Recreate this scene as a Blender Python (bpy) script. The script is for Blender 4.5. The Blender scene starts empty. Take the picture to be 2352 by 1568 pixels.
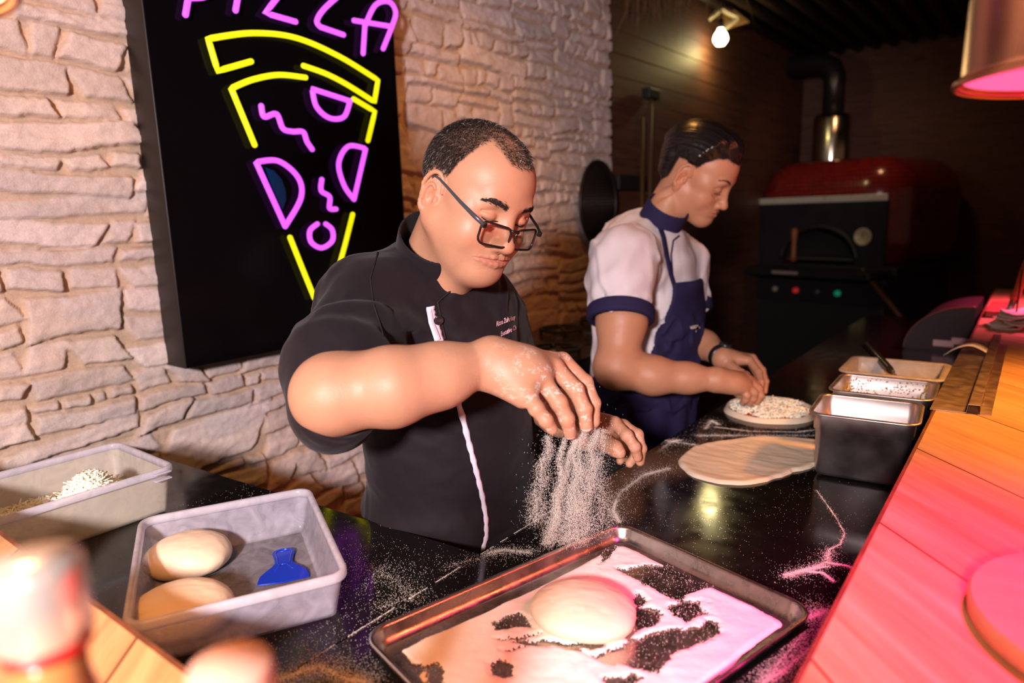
import bpy, bmesh, math, random
import numpy as np
from math import sin, cos, pi, radians, sqrt
from mathutils import Vector, Matrix

# ------------------------------------------------------------------ camera
SC = bpy.context.scene
COL = SC.collection
YAW, PITCH, ROLL, FPX = radians(38.2), radians(10.5), radians(1.74), 1568.0
CAMZ = 1.42
Fv = np.array([-sin(YAW)*cos(PITCH), cos(YAW)*cos(PITCH), -sin(PITCH)])
R0 = np.array([cos(YAW), sin(YAW), 0.0]); U0 = np.cross(R0, Fv)
Rv = cos(ROLL)*R0 - sin(ROLL)*U0; Uv = sin(ROLL)*R0 + cos(ROLL)*U0
cd = bpy.data.cameras.new('camera'); cam = bpy.data.objects.new('camera', cd); COL.objects.link(cam)
cd.sensor_width = 36.0; cd.lens = FPX/2352*36.0
cam.matrix_world = Matrix(((Rv[0], Uv[0], -Fv[0], 0), (Rv[1], Uv[1], -Fv[1], 0), (Rv[2], Uv[2], -Fv[2], CAMZ), (0, 0, 0, 1)))
cd.dof.use_dof = True; cd.dof.focus_distance = 1.12; cd.dof.aperture_fstop = 2.8
cd.clip_start = 0.02
SC.camera = cam
SC.view_settings.view_transform = 'Standard'; SC.view_settings.look = 'None'
SC.view_settings.exposure = 0.0; SC.view_settings.gamma = 1.0; SC.view_settings.use_curve_mapping = False

# ------------------------------------------------------------------ world and lights
W = bpy.data.worlds.new('world'); SC.world = W; W.use_nodes = True
W.node_tree.nodes['Background'].inputs[0].default_value = (1.0, 0.52, 0.36, 1)
W.node_tree.nodes['Background'].inputs[1].default_value = 0.10

def lamp(name, kind, loc, color, power, size=0.1, target=None, spot=None, blend=0.5, sizey=None):
    l = bpy.data.lights.new(name, kind); o = bpy.data.objects.new(name, l); COL.objects.link(o)
    o.location = loc; l.color = color; l.energy = power
    if kind == 'AREA':
        l.size = size
        if sizey: l.shape = 'RECTANGLE'; l.size_y = sizey
    else: l.shadow_soft_size = size
    if kind == 'SPOT': l.spot_size = spot; l.spot_blend = blend
    if target is not None:
        o.rotation_euler = (Vector(target)-Vector(loc)).to_track_quat('-Z', 'Y').to_euler()
    return o
# the photographer's flash beside the camera, and the warm ceiling spots of the bar
lamp('flash', 'SPOT', (0.25, -1.0, 1.78), (1.0, 0.84, 0.855), 380.0, 0.09, (-1.32, 0.75, 1.42), radians(77), 0.65)
lamp('red_fill_spot', 'SPOT', (1.5, 1.3, 2.35), (1.0, 0.16, 0.05), 42.0, 0.06, (-0.8, 1.2, 1.35), radians(60), 0.7)  # unseen warm-red fill, added to light the cooks' faces from the right
lamp('ceiling_spot', 'SPOT', (-1.0, 0.15, 2.5), (1.0, 0.42, 0.09), 22.0, 0.05, (-1.76, 0.45, 1.45), radians(75), 0.8)
lamp('ceiling_spot', 'SPOT', (-1.0, 2.0, 2.5), (1.0, 0.42, 0.09), 24.0, 0.05, (-1.6, 1.9, 1.0), radians(100), 0.9)
lamp('ceiling_spot', 'SPOT', (-0.9, 5.0, 2.5), (1.0, 0.50, 0.25), 8.0, 0.05, (-1.3, 6.0, 1.2), radians(120), 0.9)

# ------------------------------------------------------------------ helpers
def A(x, y, d):
    """a point of the place, from a direction of the photograph and a distance along the view axis"""
    p = (Fv+(x-1176)/FPX*Rv-(y-784)/FPX*Uv)*d
    return Vector((p[0], p[1], p[2]+CAMZ))
def onplane(x, y, z=None, X=None, Y=None):
    d = Fv+(x-1176)/FPX*Rv-(y-784)/FPX*Uv
    if z is not None: t = (z-CAMZ)/d[2]
    elif X is not None: t = X/d[0]
    else: t = Y/d[1]
    p = d*t
    return Vector((p[0], p[1], p[2]+CAMZ))

def lattice(ix, iy, iz, seed):
    h = (ix.astype(np.int64)*374761393 + iy.astype(np.int64)*668265263 + iz.astype(np.int64)*2147483647 + seed*974634777) & 0xffffffff
    h = ((h ^ (h >> 13))*1274126177) & 0xffffffff
    h = h ^ (h >> 16)
    return (h & 0xffffff)/float(0xffffff)*2-1
def vnoise(x, y, z=0.0, seed=0):
    x, y, z = np.broadcast_arrays(np.asarray(x, float), y, z)
    x0 = np.floor(x); y0 = np.floor(y); z0 = np.floor(z)
    fx = x-x0; fy = y-y0; fz = z-z0
    fx = fx*fx*(3-2*fx); fy = fy*fy*(3-2*fy); fz = fz*fz*(3-2*fz)
    x0 = x0.astype(np.int64); y0 = y0.astype(np.int64); z0 = z0.astype(np.int64)
    r = 0
    for a in (0, 1):
        for b in (0, 1):
            for c in (0, 1):
                w = (fx if a else 1-fx)*(fy if b else 1-fy)*(fz if c else 1-fz)
                r = r + w*lattice(x0+a, y0+b, z0+c, seed)
    return r
def fbm(x, y, z=0.0, seed=0, oct=4, gain=0.5):
    r = 0; a = 1.0; t = 0
    for i in range(oct):
        r = r + a*vnoise(np.asarray(x)*2**i, np.asarray(y)*2**i, np.asarray(z)*2**i, seed+i*7); t += a; a *= gain
    return r/t
def sstep(a, b, x):
    t = np.clip((x-a)/(b-a), 0, 1); return t*t*(3-2*t)

# --- materials
MATS = {}
def mat(name, color, rough=0.5, metal=0.0, bump=0.0, bscale=100.0, var=0.0, vscale=10.0, trans=0.0, ior=1.45, sss=0.0, emis=None, estr=0.0, coat=0.0, aniso=0.0, spec=None, alpha=1.0, sheen=0.0, attr=None, stretch=None, rvar=0.0, backcull=False):
    if name in MATS: return MATS[name]
    m = bpy.data.materials.new(name); m.use_nodes = True; nt = m.node_tree; N = nt.nodes; Lk = nt.links
    b = N['Principled BSDF']
    b.inputs['Base Color'].default_value = (*color, 1); b.inputs['Roughness'].default_value = rough
    b.inputs['Metallic'].default_value = metal; b.inputs['Transmission Weight'].default_value = trans
    b.inputs['IOR'].default_value = ior; b.inputs['Coat Weight'].default_value = coat
    b.inputs['Anisotropic'].default_value = aniso; b.inputs['Alpha'].default_value = alpha
    b.inputs['Sheen Weight'].default_value = sheen
    if spec is not None: b.inputs['Specular IOR Level'].default_value = spec
    if sss: b.inputs['Subsurface Weight'].default_value = sss; b.inputs['Subsurface Radius'].default_value = (1.0, 0.35, 0.2); b.inputs['Subsurface Scale'].default_value = 0.006
    if emis: b.inputs['Emission Color'].default_value = (*emis, 1); b.inputs['Emission Strength'].default_value = estr
    tc = N.new('ShaderNodeTexCoord'); src = tc.outputs['Object']
    if stretch:
        mp = N.new('ShaderNodeMapping'); mp.inputs['Scale'].default_value = stretch; Lk.new(src, mp.inputs[0]); src = mp.outputs[0]
    colout = None
    if attr:
        at = N.new('ShaderNodeAttribute'); at.attribute_name = attr; colout = at.outputs['Color']
    if var or rvar:
        n = N.new('ShaderNodeTexNoise'); n.inputs['Scale'].default_value = vscale; n.inputs['Detail'].default_value = 5; Lk.new(src, n.inputs['Vector'])
        if var:
            mx = N.new('ShaderNodeMix'); mx.data_type = 'RGBA'; mx.blend_type = 'MULTIPLY'
            cr = N.new('ShaderNodeMapRange'); cr.inputs['From Min'].default_value = 0.3; cr.inputs['From Max'].default_value = 0.7
            cr.inputs['To Min'].default_value = 1-var; cr.inputs['To Max'].default_value = 1+var*0.6
            Lk.new(n.outputs['Fac'], cr.inputs['Value']); mx.inputs['Factor'].default_value = 1
            if colout: Lk.new(colout, mx.inputs['A'])
            else: mx.inputs['A'].default_value = (*color, 1)
            Lk.new(cr.outputs[0], mx.inputs['B']); colout = mx.outputs['Result']
        if rvar:
            rr = N.new('ShaderNodeMapRange'); rr.inputs['From Min'].default_value = 0.3; rr.inputs['From Max'].default_value = 0.7
            rr.inputs['To Min'].default_value = max(0.02, rough-rvar); rr.inputs['To Max'].default_value = rough+rvar
            Lk.new(n.outputs['Fac'], rr.inputs['Value']); Lk.new(rr.outputs[0], b.inputs['Roughness'])
    if colout: Lk.new(colout, b.inputs['Base Color'])
    if bump:
        n = N.new('ShaderNodeTexNoise'); n.inputs['Scale'].default_value = bscale; n.inputs['Detail'].default_value = 6; Lk.new(src, n.inputs['Vector'])
        bp = N.new('ShaderNodeBump'); bp.inputs['Strength'].default_value = bump; bp.inputs['Distance'].default_value = 0.002
        Lk.new(n.outputs['Fac'], bp.inputs['Height']); Lk.new(bp.outputs[0], b.inputs['Normal'])
    MATS[name] = m; return m

# --- objects
def finish(o, label=None, cat=None, group=None, kind=None):
    if label: o['label'] = label
    if cat: o['category'] = cat
    if group: o['group'] = group
    if kind: o['kind'] = kind
    return o
def obj(name, verts, faces, material, parent=None, smooth=True, label=None, cat=None, group=None, kind=None, colattr=None, fmat=None, autosm=None):
    me = bpy.data.meshes.new(name)
    if isinstance(verts, np.ndarray) and isinstance(faces, np.ndarray):
        k = faces.shape[1]
        me.vertices.add(len(verts)); me.vertices.foreach_set('co', np.ascontiguousarray(verts, dtype=np.float32).ravel())
        me.loops.add(faces.size); me.loops.foreach_set('vertex_index', np.ascontiguousarray(faces, dtype=np.int32).ravel())
        me.polygons.add(len(faces)); me.polygons.foreach_set('loop_start', np.arange(0, faces.size, k, dtype=np.int32))
        me.polygons.foreach_set('loop_total', np.full(len(faces), k, dtype=np.int32)); me.update(calc_edges=True)
    else:
        me.from_pydata([tuple(v) for v in verts], [], [tuple(f) for f in faces]); me.update()
    for m in (material if isinstance(material, (list, tuple)) else [material]): me.materials.append(m)
    if smooth: me.polygons.foreach_set('use_smooth', [True]*len(me.polygons))
    if autosm is not None: me.set_sharp_from_angle(angle=radians(autosm))
    if colattr is not None:
        ca = me.color_attributes.new('Col', 'FLOAT_COLOR', 'POINT')
        c4 = np.ones((len(me.vertices), 4), np.float32); c4[:, :3] = colattr; ca.data.foreach_set('color', c4.ravel())
    o = bpy.data.objects.new(name, me); COL.objects.link(o)
    if parent is not None: o.parent = parent
    return finish(o, label, cat, group, kind)
def empty(name, loc, label=None, cat=None, group=None, rotz=0, kind=None):
    o = bpy.data.objects.new(name, None); COL.objects.link(o); o.location = loc; o.rotation_euler = (0, 0, rotz); o.empty_display_size = 0.05
    return finish(o, label, cat, group, kind)
class MB:
    """collects simple shapes in one mesh"""
    def __init__(s): s.v = []; s.f = []
    def add(s, v, f):
        n = len(s.v); s.v += [Vector(p) for p in v]; s.f += [tuple(i+n for i in q) for q in f]; return s
    def box(s, c, d, rotz=0, M=None, bev=0.0):
        x, y, z = d[0]/2, d[1]/2, d[2]/2; bm = bmesh.new(); bmesh.ops.create_cube(bm, size=1)
        for v in bm.verts: v.co = Vector((v.co.x*d[0], v.co.y*d[1], v.co.z*d[2]))
        if bev: bmesh.ops.bevel(bm, geom=bm.edges[:], offset=bev, segments=2, affect='EDGES', profile=0.6)
        T = Matrix.Translation(c) @ (M if M is not None else Matrix.Rotation(rotz, 4, 'Z'))
        bm.verts.index_update(); s.add([T @ v.co for v in bm.verts], [[v.index for v in f.verts] for f in bm.faces]); bm.free(); return s
    def tube(s, pts, rad, n=12, cap=True, flat=None, closed=False):
        pts = [Vector(p) for p in pts]; m = len(pts); rr = rad if isinstance(rad, (list, tuple, np.ndarray)) else [rad]*m
        base = len(s.v); up = None; V = []
        for i, p in enumerate(pts):
            if closed: t = (pts[(i+1) % m]-pts[i-1]).normalized()
            else: t = (pts[min(i+1, m-1)]-pts[max(i-1, 0)]).normalized()
            if up is None:
                a = Vector((0, 0, 1)) if abs(t.z) < 0.9 else Vector((1, 0, 0)); up = (a-t*a.dot(t)).normalized()
            else: up = (up-t*up.dot(t)).normalized()
            w = t.cross(up)
            for k in range(n):
                a = 2*pi*k/n; V.append(p+(up*cos(a)+w*sin(a)*(flat or 1))*rr[i])
        F = []
        for i in range(m if closed else m-1):
            for k in range(n):
                j = (i+1) % m; F.append((i*n+k, i*n+(k+1) % n, j*n+(k+1) % n, j*n+k))
        if cap and not closed: F.append(tuple(range(n-1, -1, -1))); F.append(tuple((m-1)*n+k for k in range(n)))
        s.add(V, F); return s
    def lathe(s, prof, c=(0, 0, 0), n=32, M=None, sx=1, sy=1, caps=True):
        """prof: (radius, z) pairs"""
        V = []; F = []; m = len(prof)
        for r, z in prof:
            for k in range(n): a = 2*pi*k/n; V.append(Vector((r*cos(a)*sx, r*sin(a)*sy, z)))
        for i in range(m-1):
            for k in range(n): F.append((i*n+k, i*n+(k+1) % n, (i+1)*n+(k+1) % n, (i+1)*n+k))
        if caps and prof[0][0] > 1e-6: F.append(tuple(range(n-1, -1, -1)))
        if caps and prof[-1][0] > 1e-6: F.append(tuple((m-1)*n+k for k in range(n)))
        T = Matrix.Translation(c) @ (M if M is not None else Matrix.Identity(4))
        s.add([T @ v for v in V], F); return s
    def prism(s, outline, zz, T=None):
        """outline: list of (x, y); extruded between two heights"""
        n = len(outline); V = [Vector((x, y, z)) for z in zz for x, y in outline]
        F = [tuple(range(n-1, -1, -1)), tuple(n+k for k in range(n))]+[(k, (k+1) % n, n+(k+1) % n, n+k) for k in range(n)]
        if T is not None: V = [T @ v for v in V]
        s.add(V, F); return s
    def build(s, name, material, parent=None, **k):
        return obj(name, s.v, s.f, material, parent, **k)
def rrect(w, l, r, n=6):
    o = []
    for cx, cy, a0 in ((w/2-r, l/2-r, 0), (-w/2+r, l/2-r, 90), (-w/2+r, -l/2+r, 180), (w/2-r, -l/2+r, 270)):
        for k in range(n+1):
            a = radians(a0+90*k/n); o.append((cx+r*cos(a), cy+r*sin(a)))
    return o
def loft(rings, closed_end=True, closed_start=False):
    """rings: lists of equal length of 3-D points"""
    n = len(rings[0]); V = [Vector(p) for r in rings for p in r]; F = []
    for i in range(len(rings)-1):
        for k in range(n): F.append((i*n+k, i*n+(k+1) % n, (i+1)*n+(k+1) % n, (i+1)*n+k))
    if closed_end: F.append(tuple((len(rings)-1)*n+k for k in range(n)))
    if closed_start: F.append(tuple(range(n-1, -1, -1)))
    return V, F
def tray_rings(w, l, r, specs):
    """specs: (inset, z) per ring, the corner radius shrinks with the inset"""
    out = []
    for ins, z in specs:
        rr = max(r-ins, 0.004); out.append([(x, y, z) for x, y in rrect(w-2*ins, l-2*ins, rr)])
    return out
def grains(name, pts, size, material, parent=None, squash=0.7, seed=1, **k):
    """many small tetrahedra, one per grain"""
    rs = np.random.RandomState(seed); pts = np.asarray(pts); n = len(pts)
    base = np.array([[1, 0, -0.5], [-0.5, 0.87, -0.5], [-0.5, -0.87, -0.5], [0, 0, 1.0]])
    a = rs.rand(n)*2*pi; s = size*(0.5+rs.rand(n))
    c, si = np.cos(a), np.sin(a)
    V = np.zeros((n, 4, 3))
    V[:, :, 0] = pts[:, None, 0]+s[:, None]*(base[None, :, 0]*c[:, None]-base[None, :, 1]*si[:, None])
    V[:, :, 1] = pts[:, None, 1]+s[:, None]*(base[None, :, 0]*si[:, None]+base[None, :, 1]*c[:, None])
    V[:, :, 2] = pts[:, None, 2]+s[:, None]*squash*base[None, :, 2]
    F = np.array([[0, 2, 1], [0, 1, 3], [1, 2, 3], [2, 0, 3]])[None]+np.arange(n)[:, None, None]*4
    return obj(name, V.reshape(-1, 3), F.reshape(-1, 3).astype(np.int32), material, parent, smooth=False, **k)

# ------------------------------------------------------------------ implicit surfaces (for bodies, hands, clothes, dough)
def smin(a, b, k):
    if k <= 0: return np.minimum(a, b)
    h = np.maximum(k-np.abs(a-b), 0)/k
    return np.minimum(a, b)-h*h*k*0.25
class Field:
    def __init__(s): s.p = []; s.T = None
    def frame(s, M):
        """M: 3x3 numpy rotation, origin, scale: following shapes are given in this frame"""
        s.T = M; return s
    def _w(s, p):
        p = np.array(p, float)
        if s.T is None: return p
        R, o, k = s.T; return o+k*(R @ p)
    def _r(s, r): return r*(s.T[2] if s.T else 1)
    def _d(s, R):
        return R if s.T is None else s.T[0] @ R
    def ell(s, c, r, k=0.0, op=1, rot=None):
        R = np.eye(3) if rot is None else np.array(rot); s.p.append(('e', s._w(c), s._d(R), s._r(np.array(r, float)), s._r(k), op)); return s
    def cap(s, a, b, ra, rb=None, k=0.0, op=1, flat=None, fk=1.0):
        """tapered capsule; flat: direction along which it is squashed by fk"""
        rb = ra if rb is None else rb
        fl = None if flat is None else (s._d(np.eye(3)) @ (np.array(flat, float)/np.linalg.norm(flat)))
        s.p.append(('c', s._w(a), s._w(b), s._r(ra), s._r(rb), s._r(k), op, fl, fk)); return s
    def chain(s, pts, rad, k=0.0, op=1, flat=None, fk=1.0):
        for i in range(len(pts)-1): s.cap(pts[i], pts[i+1], rad[i], rad[i+1], k, op, flat, fk)
        return s
    def box(s, c, half, rnd, k=0.0, op=1, rot=None):
        R = np.eye(3) if rot is None else np.array(rot); s.p.append(('b', s._w(c), s._d(R), s._r(np.array(half, float)), s._r(rnd), s._r(k), op)); return s
    def fn(s, f, c, rad, k=0.0, op=1): s.p.append(('f', f, np.array(c, float), rad, k, op)); return s
    def _one(s, q, P):
        t = q[0]
        if t == 'e':
            L = (P-q[1]) @ q[2]; r = q[3]
            k0 = np.sqrt(((L/r)**2).sum(-1))+1e-9; k1 = np.sqrt(((L/r**2)**2).sum(-1))+1e-9
            return np.where(k0 < 0.02, -r.min(), k0*(k0-1)/k1), q[4], q[5]
        if t == 'c':
            _, a, b, ra, rb, k, op, fl, fk = q
            if fl is not None:
                off = (P-a) @ fl; P = P+np.outer(off*(1/fk-1), fl) if P.ndim == 2 else P
                bo = (b-a) @ fl; b = b+bo*(1/fk-1)*fl
            ab = b-a; L2 = ab @ ab+1e-12; tt = np.clip(((P-a) @ ab)/L2, 0, 1)
            d = np.sqrt(((P-a-tt[..., None]*ab)**2).sum(-1))-(ra+(rb-ra)*tt)
            return (d*max(fk, 0.6) if fl is not None and fk < 1 else d), k, op
        if t == 'b':
            _, c, R, hf, rnd, k, op = q
            L = np.abs((P-c) @ R)-(hf-rnd); return np.sqrt((np.maximum(L, 0)**2).sum(-1))+np.minimum(L.max(-1), 0)-rnd, k, op
        return q[1](P), q[4], q[5]
    def bound(s, q):
        t = q[0]
        if t == 'e': return q[1]-q[3].max(), q[1]+q[3].max()
        if t == 'c': r = max(q[3], q[4])*max(1.0, q[8]); return np.minimum(q[1], q[2])-r, np.maximum(q[1], q[2])+r
        if t == 'b': r = np.linalg.norm(q[3]); return q[1]-r, q[1]+r
        return q[2]-q[3], q[2]+q[3]
    def ev(s, P, prims=None):
        d = np.full(len(P), 1e3)
        for q in (s.p if prims is None else prims):
            e, k, op = s._one(q, P)
            if op == 1: d = smin(d, e, k)
            elif op == -1: d = -smin(-d, e, k)
            elif op == 0: d = -smin(-d, -e, k)     # intersect
            elif op == 2: d = d+e                  # displacement
        return d
    def mesh(s, h, B=16, lo=None, hi=None):
        bs = [s.bound(q) for q in s.p if q[0] != 'f' and (q[6] if q[0] in 'cb' else q[5]) == 1]
        if lo is None: lo = np.min([b[0] for b in bs], 0)-3*h-.012; hi = np.max([b[1] for b in bs], 0)+3*h+.012
        lo = np.array(lo, float); hi = np.array(hi, float)
        nb = np.ceil((hi-lo)/(h*B)).astype(int)
        gx, gy, gz = np.meshgrid(*[np.arange(n) for n in nb], indexing='ij'); idx = np.stack([gx.ravel(), gy.ravel(), gz.ravel()], 1)
        C = lo+(idx+0.5)*h*B; rad = h*B*0.87
        D = s.ev(C); idx = idx[np.abs(D) < rad*1.5+0.006]
        keys = []; verts = []; quads = []
        g = np.arange(B+2); G = np.stack(np.meshgrid(g, g, g, indexing='ij'), -1).reshape(-1, 3)
        n2 = B+2; NT = (nb*B+4).astype(np.int64)
        def key(c): return (c[:, 0]*NT[1]+c[:, 1])*NT[2]+c[:, 2]
        for b in idx:
            c0 = lo+(b+0.5)*h*B; act = []
            for q in s.p:
                e, k, op = s._one(q, c0[None]); 
                if op in (0, 2) or q[0] == 'f' or e[0] < (2*rad+1.7*k+0.004)*(1.3 if q[0] == 'e' else 1.0): act.append(q)
            P = lo+(b*B+G-1)*h
            S = s.ev(P, act).reshape(n2, n2, n2)
            if S.min() > 0 or S.max() < 0: continue
            m = B+1; ins = S < 0
            cnt = np.zeros((m, m, m), int); corners = {}
            for a in (0, 1):
                for bb in (0, 1):
                    for c in (0, 1):
                        corners[a, bb, c] = S[a:a+m, bb:bb+m, c:c+m]; cnt += ins[a:a+m, bb:bb+m, c:c+m]
            cc = np.argwhere((cnt > 0) & (cnt < 8))
            if len(cc) == 0: continue
            acc = np.zeros((len(cc), 3)); num = np.zeros(len(cc))
            vals = {kk: vv[cc[:, 0], cc[:, 1], cc[:, 2]] for kk, vv in corners.items()}
            for ax in range(3):
                for u in (0, 1):
                    for v in (0, 1):
                        k0 = [u, v]; k0.insert(ax, 0); k1 = [u, v]; k1.insert(ax, 1)
                        s0 = vals[tuple(k0)]; s1 = vals[tuple(k1)]; ch = (s0 < 0) != (s1 < 0)
                        t = np.where(ch, s0/(s0-s1+1e-20), 0); p = np.array(k0, float)[None].repeat(len(cc), 0); p[:, ax] = t
                        acc += p*ch[:, None]; num += ch
            vp = lo+((b*B+cc-1)+acc/num[:, None])*h
            keys.append(key(b*B+cc)); verts.append(vp)
            # quads for edges owned by this block: grid nodes 1..B in local index, cells around them
            for ax in range(3):
                o1, o2 = [(1, 2), (2, 0), (0, 1)][ax]
                sl = [slice(1, B+1)]*3; sl2 = list(sl); sl2[ax] = slice(2, B+2)
                A0 = ins[tuple(sl)]; A1 = ins[tuple(sl2)]
                e = np.argwhere(A0 != A1)
                if len(e) == 0: continue
                flip = A0[e[:, 0], e[:, 1], e[:, 2]]; e = e+1
                d1 = np.zeros(3, int); d1[o1] = 1; d2 = np.zeros(3, int); d2[o2] = 1
                Q = np.stack([key(b*B+e-d1-d2), key(b*B+e-d2), key(b*B+e), key(b*B+e-d1)], 1)
                Q[~flip] = Q[~flip][:, ::-1]; quads.append(Q)
        keys = np.concatenate(keys); verts = np.concatenate(verts); quads = np.concatenate(quads)
        uk, ui = np.unique(keys, return_index=True)
        V = verts[ui]; F = np.searchsorted(uk, quads); F = np.clip(F, 0, len(uk)-1)
        ok = (uk[F] == quads).all(1)
        return V, F[ok].astype(np.int32)
def vnormals(V, F):
    n = np.cross(V[F[:, 2]]-V[F[:, 0]], V[F[:, 3]]-V[F[:, 1]] if F.shape[1] == 4 else V[F[:, 2]]-V[F[:, 1]])
    N = np.zeros_like(V)
    for i in range(F.shape[1]): np.add.at(N, F[:, i], n)
    return N/(np.linalg.norm(N, axis=1)[:, None]+1e-12)
def relax(V, F, it=2, lam=0.5):
    e = np.concatenate([F[:, [i, (i+1) % F.shape[1]]] for i in range(F.shape[1])])
    for _ in range(it):
        S = np.zeros_like(V); C = np.zeros(len(V))
        np.add.at(S, e[:, 0], V[e[:, 1]]); np.add.at(C, e[:, 0], 1)
        np.add.at(S, e[:, 1], V[e[:, 0]]); np.add.at(C, e[:, 1], 1)
        V = V+lam*(S/np.maximum(C, 1)[:, None]-V)
    return V
# ================================================================== the setting
ZC = 0.90        # black counter
ZW = 1.03        # raised wooden bar
XW = -1.76       # face of the stone wall
# --- stone wall: stacked ledge stones, as relief
def stone_wall():
    rs = random.Random(11)
    y0, y1, z0, z1 = -0.5, 3.07, 0.0, 2.62; h = 0.0045
    ny = int((y1-y0)/h); nz = int((z1-z0)/h)
    Y, Z = np.meshgrid(np.linspace(y0, y1, ny), np.linspace(z0, z1, nz), indexing='ij')
    wy = Y+0.020*fbm(Y*6, Z*9, 0, 3, 3)+0.003*fbm(Y*60, Z*60, 0, 5, 2)
    wz = Z+0.028*fbm(Y*3.3, Z*5, 0, 9, 3)+0.004*fbm(Y*38, Z*50, 0, 6, 3)
    H = np.full(Y.shape, -0.009); D = np.zeros(Y.shape); CID = np.zeros(Y.shape)
    seamz = [-0.3, 0.44, 0.90, 1.375, 1.965, 2.7]; seamy = [[-0.6, .1, .72, 1.35, 1.99, 2.6, 3.3], [-0.6, .42, 1.05, 1.7, 2.3, 2.9, 3.4]]
    rects = []
    def split(a, b, c, d):
        w, t = b-a, d-c
        if t > 0.165 or (t > 0.085 and rs.random() < 0.60 and w > t*0.9):
            m = c+t*rs.uniform(0.3, 0.7); sl = rs.uniform(-.0, .0); split(a, b, c, m); split(a, b, m, d)
        elif w > 0.40 or (w > t*2.2 and rs.random() < 0.55):
            m = a+w*rs.uniform(0.28, 0.72); split(a, m, c, d); split(m, b, c, d)
        else: rects.append((a, b, c, d))
    for i in range(len(seamz)-1):
        sy = seamy[i % 2]
        for j in range(len(sy)-1):
            split(sy[j], sy[j+1], seamz[i], seamz[i+1])
    tone = np.zeros(Y.shape)
    for (a, b, c, d) in rects:
        sk = rs.uniform(-.4, .4); sk2 = rs.uniform(-.7, .7); cy, cz = (a+b)/2, (c+d)/2
        ia, ib = max(0, int((a-0.05-y0)/h)), min(ny, int((b+0.05-y0)/h)); ic, idd = max(0, int((c-0.05-z0)/h)), min(nz, int((d+0.05-z0)/h))
        if ia >= ib or ic >= idd: continue
        s = (slice(ia, ib), slice(ic, idd))
        yy, zz = wy[s], wz[s]
        zt = zz-sk*(yy-cy)*0.25; yt = yy-sk2*(zz-cz)
        dm = np.minimum(np.minimum(yt-a, b-yt)*0.9, np.minimum(zt-c, d-zt))-0.0016-0.0022*rs.random()
        base = rs.uniform(0.001, 0.012); ty, tz = rs.uniform(-.03, .03), rs.uniform(-.10, .06)
        sd = rs.randint(0, 999)
        e = sstep(0, 0.0055, dm)
        hh = -0.009+e*(0.009+base+ty*(yy-cy)+tz*(zz-cz))+e*sstep(0, 0.03, dm)*0.0015
        hh = hh+e*0.0055*fbm(yy*24, zz*44, sd, sd, 5, 0.55)
        ledge = rs.random() < 0.35
        if ledge: hh = hh-e*0.005*sstep(-.002, .002, zz-cz-0.012*fbm(yy*14, zz*0+sd, 0, sd+1, 3))
        u = dm > 0
        H[s] = np.where(u & (hh > H[s]), hh, H[s]); tone[s] = np.where(u, rs.uniform(-1, 1), tone[s]); D[s] = np.where(u, np.maximum(D[s], sstep(0, 0.008, dm)), D[s])
    # straight seams between the cast panels
    for i in range(1, 5):
        g = np.exp(-((Z-seamz[i]-0.0*Y)/0.0025)**2); H -= 0.010*g
    H = H+0.0012*fbm(Y*90, Z*90, 0, 21, 3)
    V = np.stack([XW+H, Y, Z], -1).reshape(-1, 3)
    i = np.arange(ny-1)[:, None]*nz+np.arange(nz-1)[None]
    F = np.stack([i, i+nz, i+nz+1, i+1], -1).reshape(-1, 4)
    stone = np.array([0.56, 0.475, 0.445]); mortar = np.array([0.44, 0.31, 0.20])
    n = fbm(Y*9, Z*9, 0, 31, 4)
    c = stone[None, None]*(1+0.10*tone[..., None]+0.18*n[..., None]); c = c*(1+np.array([0.02, 0, -0.05])*fbm(Y*3, Z*3, 0, 33, 2)[..., None]*2)
    mm = (1-D)*0.75; c = c*(1-mm[..., None])+mortar*mm[..., None]
    ochre = 0.6*sstep(0.15, 0.6, fbm(Y*4, Z*6, 0, 41, 4))[..., None]*0.35; c = c*(1-ochre)+np.array([0.50, 0.33, 0.19])*ochre
    m = mat('ledge_stone', (.5, .4, .35), 0.9, bump=0.6, bscale=260, attr='Col', var=0.10, vscale=180, spec=0.2)
    obj('wall_stone', V, F, m, colattr=np.clip(c.reshape(-1, 3), 0, 1), kind='structure', label='stacked pale ledge-stone wall')
stone_wall()
brown = mat('brown_boards', (0.085, 0.031, 0.017), 0.6, bump=0.5, bscale=30, var=0.4, vscale=6, stretch=(1, 0.6, 9))
def boards(name, org, ux, length, zlo, zhi, hb=0.11):
    m = MB(); z = zlo; ux = Vector(ux); nrm = Vector((ux.y, -ux.x, 0))
    while z < zhi:
        c = Vector(org)+ux*length/2; c.z = z+hb/2
        m.box(c, (length, 0.02, hb-0.004), M=Matrix.Rotation(math.atan2(ux.y, ux.x), 4, 'Z'), bev=0.002); z += hb
    m.box(Vector(org)+ux*length/2+Vector((0, 0, (zhi+zlo)/2))-nrm*0.0+Vector((0, 0, 0)), (length, 0.012, zhi-zlo), M=Matrix.Rotation(math.atan2(ux.y, ux.x), 4, 'Z'))
    return m.build(name, brown, smooth=False, kind='structure')
boards('wall_left', (-1.80, 3.06, 0), (0, 1, 0), 3.5, 0, 2.7)
boards('wall_back', (-1.80, 6.45, 0), (1, 0, 0), 6.0, 0, 2.7)
MB().box((-1.83, 1.27, 1.3), (0.08, 3.54, 2.6)).build('wall_backing', mat('dark_plaster', (0.03, 0.02, 0.016), 0.9), smooth=False, kind='structure')
MB().box((0.8, 3.0, -0.02), (7.0, 8.0, 0.04)).build('floor', mat('dark_floor_tile', (0.035, 0.025, 0.022), 0.45, var=0.3, vscale=4), smooth=False, kind='structure')
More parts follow.
